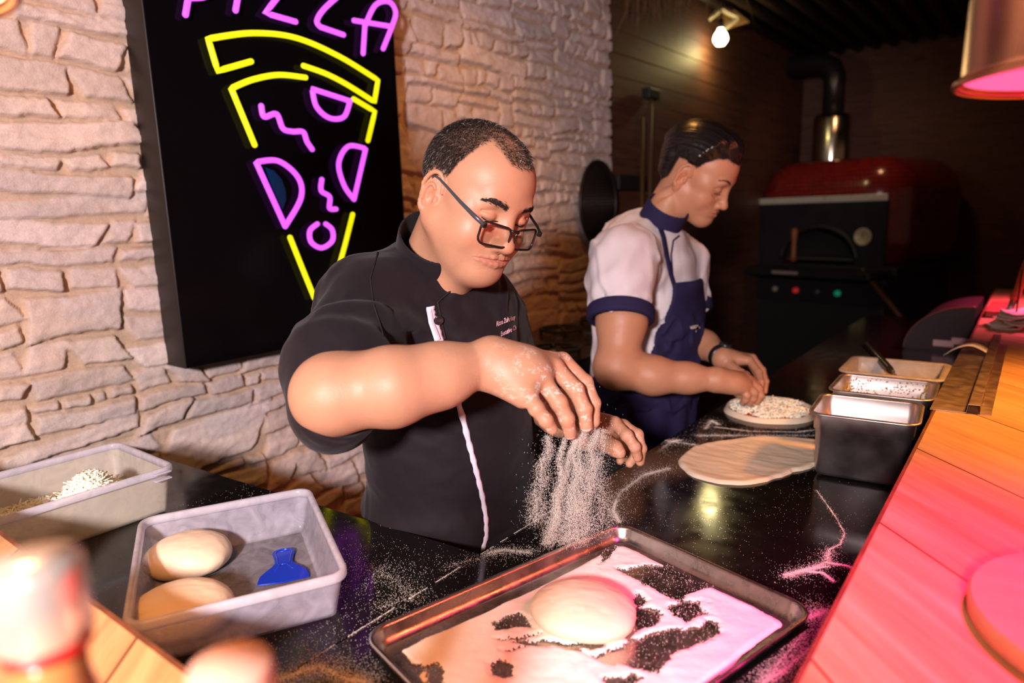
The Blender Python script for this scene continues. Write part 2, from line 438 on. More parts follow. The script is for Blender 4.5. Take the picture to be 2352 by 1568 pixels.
def ceiling():
    m = MB(); 
    m.box((0.8, 3.0, 2.72), (7.0, 8.0, 0.06))
    cm = mat('ceiling_bamboo', (0.030, 0.018, 0.008), 0.6, bump=0.4, bscale=40, var=0.5, vscale=8, stretch=(1, 8, 1))
    for i in range(22): m.tube([(-1.75+i*0.13, 2.2, 2.67), (-1.75+i*0.13, 6.4, 2.67)], 0.035, 8)
    m.build('ceiling', cm, kind='structure')
ceiling()
# straw fringe of the thatch over the wall
def thatch():
    rs = np.random.RandomState(4); n = 1500; V = []; F = []
    for i in range(n):
        y = rs.uniform(1.75, 3.3); x = rs.uniform(-1.72, -1.25); zt = 2.66
        L = rs.uniform(0.08, 0.24)*(0.45+0.65*(y-1.75)/1.5)+0.28*(y-1.75)/1.5*rs.rand(); dx, dy = rs.normal(0, .05), rs.normal(-.02, .09); w = rs.uniform(.0012, .003); a = rs.rand()*pi
        b = len(V); q = Vector((cos(a)*w, sin(a)*w, 0)); p0 = Vector((x, y, zt)); p1 = p0+Vector((dx*.5, dy*.5, -L*.55)); p2 = p0+Vector((dx*1.3, dy*1.3, -L))
        V += [p0-q, p0+q, p1-q*.8, p1+q*.8, p2]; F += [(b, b+1, b+3, b+2), (b+2, b+3, b+4)]
    obj('thatch_fringe', V, F, mat('dry_straw', (0.16, 0.085, 0.035), 0.8, var=0.5, vscale=30), label='dry straw thatch hanging from the ceiling over the stone wall', cat='thatch', kind='stuff', smooth=False)
thatch()
# --- black granite counters
granite = mat('black_granite', (0.006, 0.005, 0.005), 0.13, rvar=0.05, vscale=30, spec=0.5)
cabm = mat('dark_cabinet', (0.014, 0.011, 0.010), 0.5)
gm = granite.node_tree
def fleck(nt):
    N, Lk = nt.nodes, nt.links; b = N['Principled BSDF']
    tc = N.new('ShaderNodeTexCoord'); v = N.new('ShaderNodeTexVoronoi'); v.inputs['Scale'].default_value = 320
    Lk.new(tc.outputs['Object'], v.inputs['Vector'])
    r = N.new('ShaderNodeValToRGB'); r.color_ramp.elements[0].position = 0.0; r.color_ramp.elements[0].color = (0.13, 0.10, 0.075, 1)
    r.color_ramp.elements[1].position = 0.13; r.color_ramp.elements[1].color = (0.005, 0.0045, 0.004, 1)
    Lk.new(v.outputs['Distance'], r.inputs[0]); Lk.new(r.outputs[0], b.inputs['Base Color'])
fleck(gm)
seamX = -0.658
T = empty('main_counter', (-0.3, 2.2, 0), 'black speckled granite counter running from the tray to the far end of the bar', 'counter')
def local(o, par):
    o.matrix_parent_inverse = Matrix.Translation(par.location).inverted(); return o
local(MB().box((-0.3795, 1.80, ZC-0.015), (0.555, 3.6, 0.03), bev=0.002).build('countertop', granite, T, smooth=False), T)
local(MB().box((-0.38, 1.80, (ZC-0.03)/2), (0.50, 3.5, ZC-0.03)).build('cabinet', cabm, T, smooth=False), T)
T = empty('side_counter', (-1.2, 0.3, 0), 'black speckled granite side counter between the stone wall and the seam', 'counter')
local(MB().prism([(-1.742, -0.3), (seamX-0.0015, -0.3), (seamX-0.0015, 0.740), (-1.742, 0.655)], (ZC-0.03, ZC)).build('countertop', granite, T, smooth=False), T)
local(MB().prism([(-1.725, -0.3), (seamX-0.03, -0.3), (seamX-0.03, 0.70), (-1.725, 0.62)], (0, ZC-0.031)).build('cabinet', cabm, T, smooth=False), T)
# --- raised wooden bar, planks laid diagonally
def plank_mat(name, off, seed):
    m = mat(name, (0.62, 0.36, 0.17), 0.42, spec=0.35); nt = m.node_tree; N, Lk = nt.nodes, nt.links; b = N['Principled BSDF']
    g = N.new('ShaderNodeNewGeometry'); mp = N.new('ShaderNodeMapping'); mp.vector_type = 'POINT'; mp.inputs['Rotation'].default_value = (0, 0, radians(-45)); Lk.new(g.outputs['Position'], mp.inputs[0])
    sx = N.new('ShaderNodeSeparateXYZ'); Lk.new(mp.outputs[0], sx.inputs[0])
    def mth(op, a, v): 
        n = N.new('ShaderNodeMath'); n.operation = op; Lk.new(a, n.inputs[0])
        if isinstance(v, (int, float)): n.inputs[1].default_value = v
        else: Lk.new(v, n.inputs[1])
        return n.outputs[0]
    s = mth('ADD', sx.outputs[0], -off); s = mth('DIVIDE', s, 0.2265); fr = mth('FRACT', mth('ADD', s, 50.0), 0); fl = mth('FLOOR', mth('ADD', s, 50.0), 0)
    cen = mth('ABSOLUTE', mth('SUBTRACT', fr, 0.5), 0); joint = mth('GREATER_THAN', cen, 0.5-0.0065)
    gm_ = N.new('ShaderNodeMapping'); gm_.inputs['Scale'].default_value = (22, 1.6, 1); Lk.new(mp.outputs[0], gm_.inputs[0])
    ad = N.new('ShaderNodeVectorMath'); ad.operation = 'ADD'; cb = N.new('ShaderNodeCombineXYZ'); Lk.new(mth('MULTIPLY', fl, 7.3), cb.inputs[1]); Lk.new(gm_.outputs[0], ad.inputs[0]); Lk.new(cb.outputs[0], ad.inputs[1])
    n1 = N.new('ShaderNodeTexNoise'); n1.inputs['Scale'].default_value = 2.2; n1.inputs['Detail'].default_value = 8; n1.inputs['Distortion'].default_value = 0.6; Lk.new(ad.outputs[0], n1.inputs['Vector'])
    cr = N.new('ShaderNodeValToRGB'); e = cr.color_ramp.elements; e[0].position = 0.3; e[0].color = (0.44, 0.235, 0.10, 1); e[1].position = 0.7; e[1].color = (0.70, 0.43, 0.21, 1); Lk.new(n1.outputs['Fac'], cr.inputs[0])
    wn = N.new('ShaderNodeTexWhiteNoise'); wn.noise_dimensions = '1D'; Lk.new(fl, wn.inputs['W'])
    mr = N.new('ShaderNodeMapRange'); mr.inputs['To Min'].default_value = 0.88; mr.inputs['To Max'].default_value = 1.1; Lk.new(wn.outputs['Value'], mr.inputs['Value'])
    mx = N.new('ShaderNodeMix'); mx.data_type = 'RGBA'; mx.blend_type = 'MULTIPLY'; mx.inputs['Factor'].default_value = 1; Lk.new(cr.outputs[0], mx.inputs['A']); Lk.new(mr.outputs[0], mx.inputs['B'])
    m2 = N.new('ShaderNodeMix'); m2.data_type = 'RGBA'; Lk.new(joint, m2.inputs['Factor']); Lk.new(mx.outputs['Result'], m2.inputs['A']); m2.inputs['B'].default_value = (0.10, 0.035, 0.012, 1)
    Lk.new(m2.outputs['Result'], b.inputs['Base Color'])
    bp = N.new('ShaderNodeBump'); bp.inputs['Strength'].default_value = 0.5; bp.inputs['Distance'].default_value = 0.002; bp.invert = True; Lk.new(joint, bp.inputs['Height']); Lk.new(bp.outputs[0], b.inputs['Normal'])
    return m
PR = plank_mat('bar_planks', 0.315, 1); PL = plank_mat('bar_planks_side', -0.297, 2)
edgem = mat('bar_edge', (0.16, 0.055, 0.022), 0.6, var=0.4, vscale=40)
def bar(name, outl, pm, lab):
    cx_ = sum(p[0] for p in outl)/len(outl); cy_ = sum(p[1] for p in outl)/len(outl)
    Tt = empty(name, (cx_, cy_, 0), lab, 'bar counter')
    t = MB().prism(outl, (ZW-0.035, ZW)); bm = bmesh.new()
    local(t.build('plank_top', pm, Tt, smooth=False), Tt)
    cxn = [(cx_+(x-cx_)*0.0+(x-cx_)*1.0, y) for x, y in outl]
    return Tt
TB = bar('wooden_bar', [(-0.128, 0.2455), (0.75, 0.2455), (0.75, 3.72), (-0.172, 3.72), (-0.150, 2.2)], PR, 'raised wooden bar top of diagonal planks under the pink lamp')
local(MB().prism([(-0.1325, 0.2465), (-0.128, 0.2465), (-0.150, 2.2), (-0.172, 3.719), (-0.1765, 3.719), (-0.1545, 2.2)], (ZW-0.034, ZW+0.001)).build('edge_strip', edgem, TB, smooth=False), TB)
local(MB().box((0.06, 1.95, (ZW-0.036)/2), (0.30, 3.4, ZW-0.036)).build('support_panel', cabm, TB, smooth=False), TB)
TL = bar('wooden_bar', [(-1.62, 0.232), (-0.1285, 0.2445), (0.0, 0.2445), (0.0, -0.14), (-1.62, -0.14)], PL, 'raised wooden bar top along the near left, beneath the tall bottles')
local(MB().prism([(-1.62, 0.237), (-0.129, 0.2495), (-0.129, 0.2445), (-1.62, 0.232)], (ZW-0.034, ZW+0.001)).build('edge_strip', edgem, TL, smooth=False), TL)
local(MB().box((-0.83, 0.05, (ZC+ZW-0.036)/2), (1.50, 0.30, ZW-0.036-ZC-0.002)).build('support_panel', cabm, TL, smooth=False), TL)

# ================================================================== neon sign
def sign():
    XF = -1.66; Yl, Yr = 0.800, 1.565; zb, zt = 1.068, 2.36
    S = empty('neon_sign', ((XW+XF)/2, (Yl+Yr)/2, zb), 'large black box sign on the stone wall with a yellow and purple neon pizza', 'sign')
    blk = mat('sign_black', (0.0025, 0.0022, 0.003), 0.16, spec=0.12); blk2 = mat('sign_side', (0.009, 0.006, 0.005), 0.5)
    local(MB().box(((XW+XF)/2-0.0, (Yl+Yr)/2, (zb+zt)/2), (abs(XW-XF)-0.004, Yr-Yl, zt-zb), bev=0.003).build('sign_box', blk2, S), S)
    local(MB().box((XF-0.0005, (Yl+Yr)/2, (zb+zt)/2), (0.004, Yr-Yl-0.006, zt-zb-0.006)).build('face_panel', blk, S, smooth=False), S)
    PU = mat('neon_purple', (0.35, 0.05, 0.5), 0.4, emis=(0.70, 0.10, 1.0), estr=1.35); YE = mat('neon_yellow', (0.5, 0.5, 0.02), 0.4, emis=(0.93, 0.86, 0.0), estr=1.0)
    XT = XF+0.018
    def curve(pts, n=8, closed=False):
        P = [onplane(x, y, X=XT) for x, y in pts]; out = []; m = len(P)
        for i in range(m if closed else m-1):
            p0 = P[i-1] if (i > 0 or closed) else P[0]; p1 = P[i]; p2 = P[(i+1) % m]; p3 = P[(i+2) % m] if (closed or i+2 < m) else P[m-1]
            for k in range(n):
                t = k/n; out.append(0.5*((2*p1)+(-p0+p2)*t+(2*p0-5*p1+4*p2-p3)*t*t+(-p0+3*p1-3*p2+p3)*t**3))
        if not closed: out.append(P[-1])
        return out
    def poly(pts, closed=False, n=5):
        P = [onplane(x, y, X=XT) for x, y in pts]; out = []; m = len(P)
        for i in range(m if closed else m-1):
            for k in range(n): out.append(P[i].lerp(P[(i+1) % m], k/n))
        if not closed: out.append(P[-1])
        return out
    def cut(paths):
        o = []
        for p in paths: o += p if not o else p[1:]
        return o
    def neon(name, pts, m, closed=False, lab=None, r=0.0074):
        t = MB()
        if closed: t.tube(pts, r, 12, closed=True, flat=1.0)
        else:
            d0 = (pts[0]-pts[1]).normalized(); d1 = (pts[-1]-pts[-2]).normalized()
            pp = [pts[0]+d0*r*.9, pts[0]+d0*r*.5]+pts+[pts[-1]+d1*r*.5, pts[-1]+d1*r*.9]; rr = [r*.35, r*.85]+[r]*len(pts)+[r*.85, r*.35]
            t.tube(pp, rr, 12)
        return local(t.build(name, m, S, label=lab), S)
    # crust: outer arc, corners, inner pieces
    neon('neon_tube', cut([poly([(577, 141), (500, 163), (478, 89)]), curve([(478, 89), (580, 76), (680, 87), (780, 130), (868, 184)]), poly([(868, 184), (860, 234)], n=3), curve([(860, 234), (800, 196), (750, 170), (697, 151)])]), YE, lab='yellow crust outline')
    neon('neon_tube', cut([curve([(702, 178), (640, 172), (580, 183), (531, 203)]), poly([(531, 203), (585, 333)])]), YE, lab='yellow left slice edge')
    neon('neon_tube', poly([(812, 227), (861, 256), (845, 323)]), YE, lab='yellow right slice edge')
    neon('neon_tube', poly([(666, 545), (694, 615), (722, 684)]), YE, lab='yellow lower left line'); neon('neon_tube', poly([(810, 492), (793, 560), (775, 625), (757, 684)]), YE, lab='yellow lower right line')
    # toppings
    neon('neon_tube', curve([(600, 243), (607, 268), (635, 262), (650, 295), (672, 302), (696, 303), (705, 325), (717, 343)]), PU, lab='purple squiggle')
    neon('neon_tube', curve([(739, 412), (738, 438), (757, 452), (757, 478), (772, 480)]), PU, lab='small purple squiggle')
    neon('neon_tube', cut([poly([(804, 232), (717, 204)]), curve([(717, 204), (727, 245), (757, 271), (790, 268), (804, 232)])]), PU, lab='purple half-round at the top')
    neon('neon_tube', cut([poly([(655, 520), (588, 372)]), curve([(588, 372), (640, 370), (685, 408), (691, 455), (655, 520)])]), PU, lab='large purple half-round')
    neon('neon_tube', cut([poly([(813, 458), (840, 341)]), curve([(840, 341), (800, 336), (778, 375), (790, 425), (813, 458)])]), PU, lab='purple half-round at the right')
    neon('neon_tube', curve([(729, 514), (712, 530), (715, 556), (739, 569), (763, 553), (763, 528), (748, 514)]), PU, lab='purple ring')
    # letters, cut by the frame in the photograph
    neon('neon_letter', cut([poly([(426, 34), (440, -50)]), curve([(440, -50), (475, -58), (490, -30), (470, -8), (432, -5)])]), PU, lab='letter P')
    neon('neon_letter', poly([(541, 24), (556, -62)]), PU, lab='letter I')
    neon('neon_letter', poly([(585, -62), (672, -50), (609, 30), (679, 50)]), PU, lab='first letter Z')
    neon('neon_letter', cut([poly([(700, -40), (790, -20)]), curve([(790, -20), (745, 20), (728, 48), (736, 62)]), poly([(736, 62), (789, 80)])]), PU, lab='second letter Z')
    neon('neon_letter', cut([poly([(834, 123), (838, 60)]), curve([(838, 60), (862, 12), (893, 4), (909, 28), (900, 62)]), poly([(900, 62), (880, 112)])]), PU, lab='letter A')
    neon('neon_letter', poly([(813, 47), (893, 60)]), PU, lab='crossbar of letter A')
    # blue reflection in the glossy face, painted as a thin plate behind the big half-round
    bl = mat('blue_reflection_paint', (0.0, 0.035, 0.11), 0.2, spec=0.6, coat=0.5)
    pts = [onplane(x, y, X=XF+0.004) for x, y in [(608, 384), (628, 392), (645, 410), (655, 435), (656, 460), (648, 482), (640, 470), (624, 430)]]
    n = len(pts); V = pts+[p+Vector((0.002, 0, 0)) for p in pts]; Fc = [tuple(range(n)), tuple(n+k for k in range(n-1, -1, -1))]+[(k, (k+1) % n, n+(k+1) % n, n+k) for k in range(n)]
    local(obj('painted_reflection', V, Fc, bl, S, smooth=False, label='dark blue reflection painted as a half-round patch'), S)
sign()

# ================================================================== heat lamps over the bar
def heat_lamp(loc, shade_r, h, gcol, power, lab, estr=2.0, ecol=None, cone=radians(112)):
    S = empty('heat_lamp', loc, lab, 'lamp', 'heat lamps over the bar')
    cop = mat('copper_shade', (0.80, 0.36, 0.20), 0.27, metal=1.0, rvar=0.05, vscale=8)
    prof = [(shade_r, 0), (shade_r*0.97, 0.008), (shade_r*0.955, h*0.25), (shade_r*0.92, h*0.5), (shade_r*0.82, h*0.75), (shade_r*0.6, h*0.92), (shade_r*0.22, h), (0.02, h+0.01)]
    out = prof+[(r-0.0025 if r > 0.02 else 0.018, z-0.002) for r, z in reversed(prof)]
    MB().lathe(prof, n=64, caps=False).build('shade', cop, S).modifiers.new('thick', 'SOLIDIFY').thickness = 0.002
    MB().tube([(shade_r*cos(a), shade_r*sin(a), 0) for a in np.linspace(0, 2*pi, 64, endpoint=False)], 0.003, 8, closed=True).build('rim', cop, S)
    MB().tube([(0, 0, h), (0, 0, 2.66-loc[2])], 0.006, 8).build('cord', mat('lamp_cord', (0.02, 0.015, 0.012), 0.6), S)
    e = ecol or gcol
    g = mat('lamp_glow_%d_%d_%d' % (e[0]*99, e[1]*99, e[2]*99), (0.8, 0.3, 0.3), 0.4, emis=e, estr=estr)
    MB().lathe([(shade_r*0.955, 0.004), (shade_r*0.80, 0.012), (shade_r*0.4, 0.018), (0.0, 0.02)], n=48, caps=False).build('diffuser', g, S, label='glowing lamp glass')
    l = lamp('heat_lamp_light', 'SPOT', (loc[0], loc[1], loc[2]-0.012), gcol, power, 0.045, (loc[0], loc[1], 0), cone, 0.6)
    return S
heat_lamp((0.046, 0.785, 1.522), 0.128, 0.27, (1.0, 0.030, 0.25), 44.0, 'copper heat lamp with a pink glow at the upper right', 1.5, (1.0, 0.07, 0.26), radians(96))
heat_lamp((0.30, 0.10, 1.60), 0.128, 0.27, (1.0, 0.27, 0.19), 22.0, 'added unseen copper heat lamp warming the nearest end of the wooden bar', 2.0, (1.0, 0.3, 0.2), radians(130))  # out-of-view lamp added to warm the near bar, tray and faces
heat_lamp((0.10, 1.60, 1.54), 0.128, 0.27, (1.0, 0.36, 0.06), 30.0, 'copper heat lamp hanging over the slotted steel rail', 3.0)
heat_lamp((0.10, 2.95, 1.54), 0.128, 0.27, (1.0, 0.10, 0.24), 55.0, 'copper heat lamp hanging over the paper slips', 1.5)
heat_lamp((-0.600, 0.085, 1.575), 0.11, 0.19, (1.0, 0.36, 0.09), 15.0, 'copper heat lamp at the upper left corner', 6.0, (1.0, 0.55, 0.22))
# ================================================================== things on the counters
steel = mat('stainless', (0.58, 0.53, 0.51), 0.40, metal=1.0, rvar=0.06, vscale=25)
steel_dull = mat('sheet_aluminium', (0.60, 0.57, 0.54), 0.27, metal=1.0, rvar=0.08, vscale=30, bump=0.15, bscale=90)
flourm = mat('flour', (0.86, 0.80, 0.72), 0.95, spec=0.1, bump=0.35, bscale=900, sss=0.05)
doughm = mat('dough', (0.72, 0.60, 0.44), 0.48, sss=0.25, bump=0.25, bscale=55, var=0.05, vscale=14, spec=0.4)
def place(o, loc, rotz=0):
    o.location = loc; o.rotation_euler = (0, 0, rotz); return o
# --- half-size sheet pan
TRX, TRY, TRA = -0.404, 0.655, radians(76)
def sheet_pan():
    T = empty('sheet_pan', (TRX, TRY, ZC), 'rimmed aluminium sheet pan full of flour beside the seam of the counter', 'baking tray', rotz=TRA)
    L, Wd = 0.462, 0.335
    V, F = loft(tray_rings(L, Wd, 0.034, [(0.0, 0.0225), (0.0005, 0.0245), (0.003, 0.0255), (0.006, 0.0245), (0.0075, 0.0215), (0.011, 0.012), (0.0165, 0.0032), (0.020, 0.0022)]))
    o = obj('pan', V, F, steel_dull, T)
    V, F = loft(tray_rings(L, Wd, 0.034, [(0.0, 0.0225), (0.002, 0.0205), (0.005, 0.019), (0.0095, 0.011), (0.015, 0.0015), (0.019, 0.0005)]))
    obj('underside', V, [f[::-1] for f in F], steel_dull, T)
    return T
SP = sheet_pan()
# flour bed: real heaps with scraped clearings
def tray_xy(px, py):
    p = onplane(px, py, z=ZC+0.004); d = Vector((p.x-TRX, p.y-TRY, 0)); c, s = cos(-TRA), sin(-TRA)
    return (d.x*c-d.y*s, d.x*s+d.y*c)
def flour_bed():
    L, Wd = 0.424, 0.297; n1, n2 = 460, 330
    X, Y = np.meshgrid(np.linspace(-L/2, L/2, n1), np.linspace(-Wd/2, Wd/2, n2), indexing='ij')
    H = 0.0036+0.0030*fbm(X*9, Y*9, 0, 3, 4)+0.0016*fbm(X*38, Y*38, 0, 8, 3)
    # edge falloff with rounded corners, uneven
    q = np.maximum(np.abs(X)-(L/2-0.02), 0); w = np.maximum(np.abs(Y)-(Wd/2-0.02), 0)
    de = 0.02-np.sqrt(q*q+w*w); de = np.minimum(de, np.minimum(L/2-np.abs(X), Wd/2-np.abs(Y)))+0.0
    edge = 0.014*(0.6+0.9*fbm(X*14, Y*14, 0, 55, 3))
    farside = sstep(0.02, 0.14, Y)*0.022*sstep(0.3, -0.1, X)    # bare strip along the upper left rim
    H = H*sstep(0, 0.012, de-edge*0.45-farside*(0.5+0.4*fbm(X*12, Y*3, 0, 77, 2)))
    def clear(poly, soft=0.0075, depth=1.0, rag=0.006, freq=40, seed=1, ang=None):
        pts = [tray_xy(*p) for p in poly]; m = len(pts); d = np.full(X.shape, 1e9); ins = np.zeros(X.shape, bool)
        xx = X+rag*fbm(X*freq, Y*freq, 0, seed, 3); yy = Y+rag*fbm(X*freq, Y*freq, 5, seed, 3)
        for i in range(m):
            ax, ay = pts[i]; bx, by = pts[(i+1) % m]; ex, ey = bx-ax, by-ay
            t = np.clip(((xx-ax)*ex+(yy-ay)*ey)/(ex*ex+ey*ey+1e-12), 0, 1); d = np.minimum(d, np.hypot(xx-ax-t*ex, yy-ay-t*ey))
            c = ((ay > yy) != (by > yy)) & (xx < (bx-ax)*(yy-ay)/((by-ay) if by != ay else 1e-9)+ax); ins ^= c
        sd = np.where(ins, -d, d)
        return sstep(-soft, soft, sd)*depth+(1-depth)
    M = np.ones(X.shape)
    M *= clear([(1420, 1308), (1470, 1300), (1560, 1297), (1600, 1320), (1648, 1336), (1600, 1362), (1545, 1378), (1500, 1352), (1455, 1325)], rag=0.008, seed=2)
    M *= clear([(1465, 1362), (1492, 1380), (1470, 1392), (1455, 1385)], seed=3, rag=.004)
    M *= clear([(1462, 1395), (1520, 1398), (1530, 1415), (1500, 1432), (1462, 1452), (1440, 1470), (1420, 1462), (1455, 1430)], seed=4, rag=.008)
    M *= clear([(1365, 1510), (1420, 1480), (1480, 1462), (1550, 1440), (1575, 1450), (1620, 1420), (1650, 1430), (1630, 1468), (1560, 1495), (1535, 1520), (1520, 1545), (1470, 1530), (1400, 1528)], seed=5, rag=.010)
    M *= clear([(1180, 1480), (1240, 1470), (1300, 1478), (1400, 1470), (1390, 1490), (1330, 1492), (1345, 1500)], seed=15, rag=.008)
    M *= clear([(1385, 1560), (1460, 1545), (1475, 1556), (1400, 1600), (1380, 1590)], seed=6, rag=.006)
    M *= clear([(1122, 1528), (1150, 1514), (1180, 1530), (1182, 1556), (1160, 1562), (1130, 1552)], seed=7, rag=.003)
    M *= clear([(980, 1535), (1000, 1523), (1018, 1545), (1020, 1600), (990, 1590)], seed=8, rag=.003)
    M *= clear([(953, 1530), (968, 1524), (975, 1540), (962, 1548)], seed=18, rag=.004)
    M *= clear([(1140, 1425), (1190, 1415), (1210, 1425), (1215, 1445), (1170, 1450), (1140, 1446)], seed=9, rag=.009)
    M *= clear([(1140, 1466), (1200, 1462), (1240, 1455), (1200, 1468), (1150, 1470)], seed=10, rag=.003)
    M *= clear([(1150, 1495), (1200, 1482), (1210, 1486), (1170, 1497)], seed=11, rag=.003)
    M *= clear([(1400, 1250), (1414, 1246), (1412, 1262), (1396, 1282), (1378, 1296), (1382, 1280)], seed=12, rag=.002)
    M *= clear([(1560, 1385), (1610, 1378), (1640, 1410), (1590, 1425), (1540, 1400)], seed=13, rag=.012, depth=0.75)
    gn = vnoise(X*1500, Y*1500, 0, 91)*0.5+vnoise(X*700, Y*700, 0, 92)*0.5
    H2 = H*M+np.where(M < 0.95, 0.0006, 0.0)*gn
    keep = H2 > 0.0004+0.0026*np.clip(gn*0.9+0.35, 0, 1)*sstep(0.97, 0.6, M)
    V = np.stack([X, Y, 0.0023+np.maximum(H2, 0)], -1).reshape(-1, 3)
    i = np.arange(n1-1)[:, None]*n2+np.arange(n2-1)[None]
    Fq = np.stack([i, i+n2, i+n2+1, i+1], -1); kf = (keep[:-1, :-1] & keep[1:, :-1] & keep[:-1, 1:] & keep[1:, 1:])
    F = Fq[kf].reshape(-1, 4).astype(np.int32)
    o = obj('flour_bed', V, F, flourm, None, label='thick white flour spread over the sheet pan with scraped bare patches', cat='flour', kind='stuff')
    place(o, (TRX, TRY, ZC+0.0002), TRA)
    # loose grains over the bare metal
    rs = np.random.RandomState(3); P = rs.rand(26000, 2)*[L, Wd]-[L/2, Wd/2]
    ii = np.clip(((P[:, 0]/L+0.5)*(n1-1)).astype(int), 0, n1-1); jj = np.clip(((P[:, 1]/Wd+0.5)*(n2-1)).astype(int), 0, n2-1)
    bare = (M[ii, jj] < 0.9); P = P[bare & (rs.rand(len(P)) < 0.25+0.8*M[ii, jj])]
    g = grains('loose_flour', np.c_[P, np.full(len(P), 0.0026)], 0.00045, flourm, label='loose flour grains dusting the bare metal of the sheet pan', cat='flour', kind='stuff')
    place(g, (TRX, TRY, ZC), TRA)
flour_bed()

# --- dough balls
def dough_ball(c, r, rot, lab, seed, group=None, mesh_h=0.0022, tuck=None, name='dough_ball'):
    f = Field(); f.ell((0, 0, r[2]*0.72), r, 0)
    f.ell((0, 0, r[2]*0.45), (r[0]*0.97, r[1]*0.97, r[2]*0.50), 0.012)
    if tuck: f.ell(tuck[0], tuck[1], 0.012)
    V, F = f.mesh(mesh_h)
    N = vnormals(V, F); s = 60
    V = V+N*(0.0016*fbm(V[:, 0]*30, V[:, 1]*30, V[:, 2]*30, seed, 3)+0.0006*fbm(V[:, 0]*60, V[:, 1]*160, V[:, 2]*90, seed+3, 3))[:, None]
    V[:, 2] = np.maximum(V[:, 2], 0.0003)
    o = obj(name, V, F, doughm, label=lab, cat='dough', group=group); place(o, c, rot); return o
p = onplane(1340, 1425, z=ZC+0.006)
dough_ball((p.x-0.005, p.y+0.006, ZC+0.0045), (0.066, 0.060, 0.022), radians(20), 'flattened round dough ball lying in the flour of the sheet pan', 5, tuck=((0.03, -0.02, 0.014), (0.035, 0.036, 0.014)), mesh_h=0.0018)

# --- plastic boxes
def poly_mat(name, col, tr, rough, alpha=0.5):
    m = bpy.data.materials.new(name); m.use_nodes = True; nt = m.node_tree; N, Lk = nt.nodes, nt.links; b = N['Principled BSDF']
    b.inputs['Base Color'].default_value = (*col, 1); b.inputs['Roughness'].default_value = rough; b.inputs['Specular IOR Level'].default_value = 0.6
    t = N.new('ShaderNodeBsdfTransparent'); t.inputs[0].default_value = (0.93, 0.93, 0.96, 1); tl = N.new('ShaderNodeBsdfTranslucent'); tl.inputs[0].default_value = (*col, 1)
    mx = N.new('ShaderNodeMixShader'); mx2 = N.new('ShaderNodeMixShader'); mx.inputs[0].default_value = 0.45
    n = N.new('ShaderNodeTexNoise'); n.inputs['Scale'].default_value = 28; n.inputs['Detail'].default_value = 7; n.inputs['Distortion'].default_value = 1.5; tc = N.new('ShaderNodeTexCoord'); Lk.new(tc.outputs['Object'], n.inputs['Vector'])
    mr = N.new('ShaderNodeMapRange'); mr.inputs['From Min'].default_value = 0.35; mr.inputs['From Max'].default_value = 0.65; mr.inputs['To Min'].default_value = alpha-0.10; mr.inputs['To Max'].default_value = alpha+0.08; Lk.new(n.outputs['Fac'], mr.inputs['Value'])
    Lk.new(b.outputs[0], mx.inputs[1]); Lk.new(tl.outputs[0], mx.inputs[2]); Lk.new(mr.outputs[0], mx2.inputs[0]); Lk.new(t.outputs[0], mx2.inputs[1]); Lk.new(mx.outputs[0], mx2.inputs[2])
    out = [x for x in N if x.type == 'OUTPUT_MATERIAL'][0]; Lk.new(mx2.outputs[0], out.inputs[0]); return m
poly = poly_mat('frosted_plastic', (0.80, 0.79, 0.90), 0.5, 0.22, 0.36); polyl = poly_mat('frosted_rim', (0.85, 0.84, 0.93), 0.5, 0.25, 0.62)
polyw = poly_mat('milky_plastic', (0.80, 0.76, 0.66), 0.5, 0.3, 0.62)
def food_box(loc, w, l, h, rot, lab, name='plastic_box', m=poly, ml=polyl, taper=0.012, tabs=False):
    T = empty(name, loc, lab, 'container', rotz=rot)
    r = 0.026; t = 0.0022
    out = tray_rings(w, l, r, [(0.006+taper+0.006, 0.0), (0.006+taper, 0.004), (0.006+taper*0.9, 0.010), (0.0062, h-0.013)])
    inn = tray_rings(w, l, r, [(0.0064+t, h-0.013), (0.006+taper*0.9+t, 0.011), (0.006+taper+t+0.001, 0.0045), (0.006+taper+t+0.006, 0.0024)])
    V, F = loft(out, closed_end=False, closed_start=True); B = MB().add(V, F); V, F = loft(inn, closed_end=True); B.add(V, F); B.build('tub', m, T)
    rim = tray_rings(w, l, r, [(0.0064, h-0.013), (0.001, h-0.013), (0.0, h-0.011), (0.0, h-0.003), (0.002, h), (0.006, h), (0.0085, h-0.002), (0.0090, h-0.012)])
    V, F = loft(rim+[rim[0]], closed_end=False); obj('rim', V, F, ml, T)
    if tabs:
        for k in (0, 1): MB().box((w/2+0.003, l/2-0.03, h-0.006-k*0.012), (0.012, 0.03, 0.0025), bev=0.001).build('tab', ml, T)
    return T
# dough box (half-size, shallow)
BX = Vector((-0.885, 0.466, ZC))
food_box(BX, 0.328, 0.262, 0.070, radians(-27), 'shallow frosted plastic box holding two dough balls and a blue scraper')
bo = onplane(432, 1275, z=ZC+0.022); dough_ball((bo.x, bo.y, ZC+0.003), (0.062, 0.053, 0.030), radians(55), 'smooth dough ball at the far end of the shallow plastic box', 9, group=None, tuck=((0.012, -0.03, 0.02), (0.04, 0.024, 0.018)))
bo = onplane(418, 1405, z=ZC+0.022); dough_ball((bo.x, bo.y, ZC+0.003), (0.064, 0.056, 0.032), radians(50), 'dough ball half under the near rim of the shallow plastic box', 13)
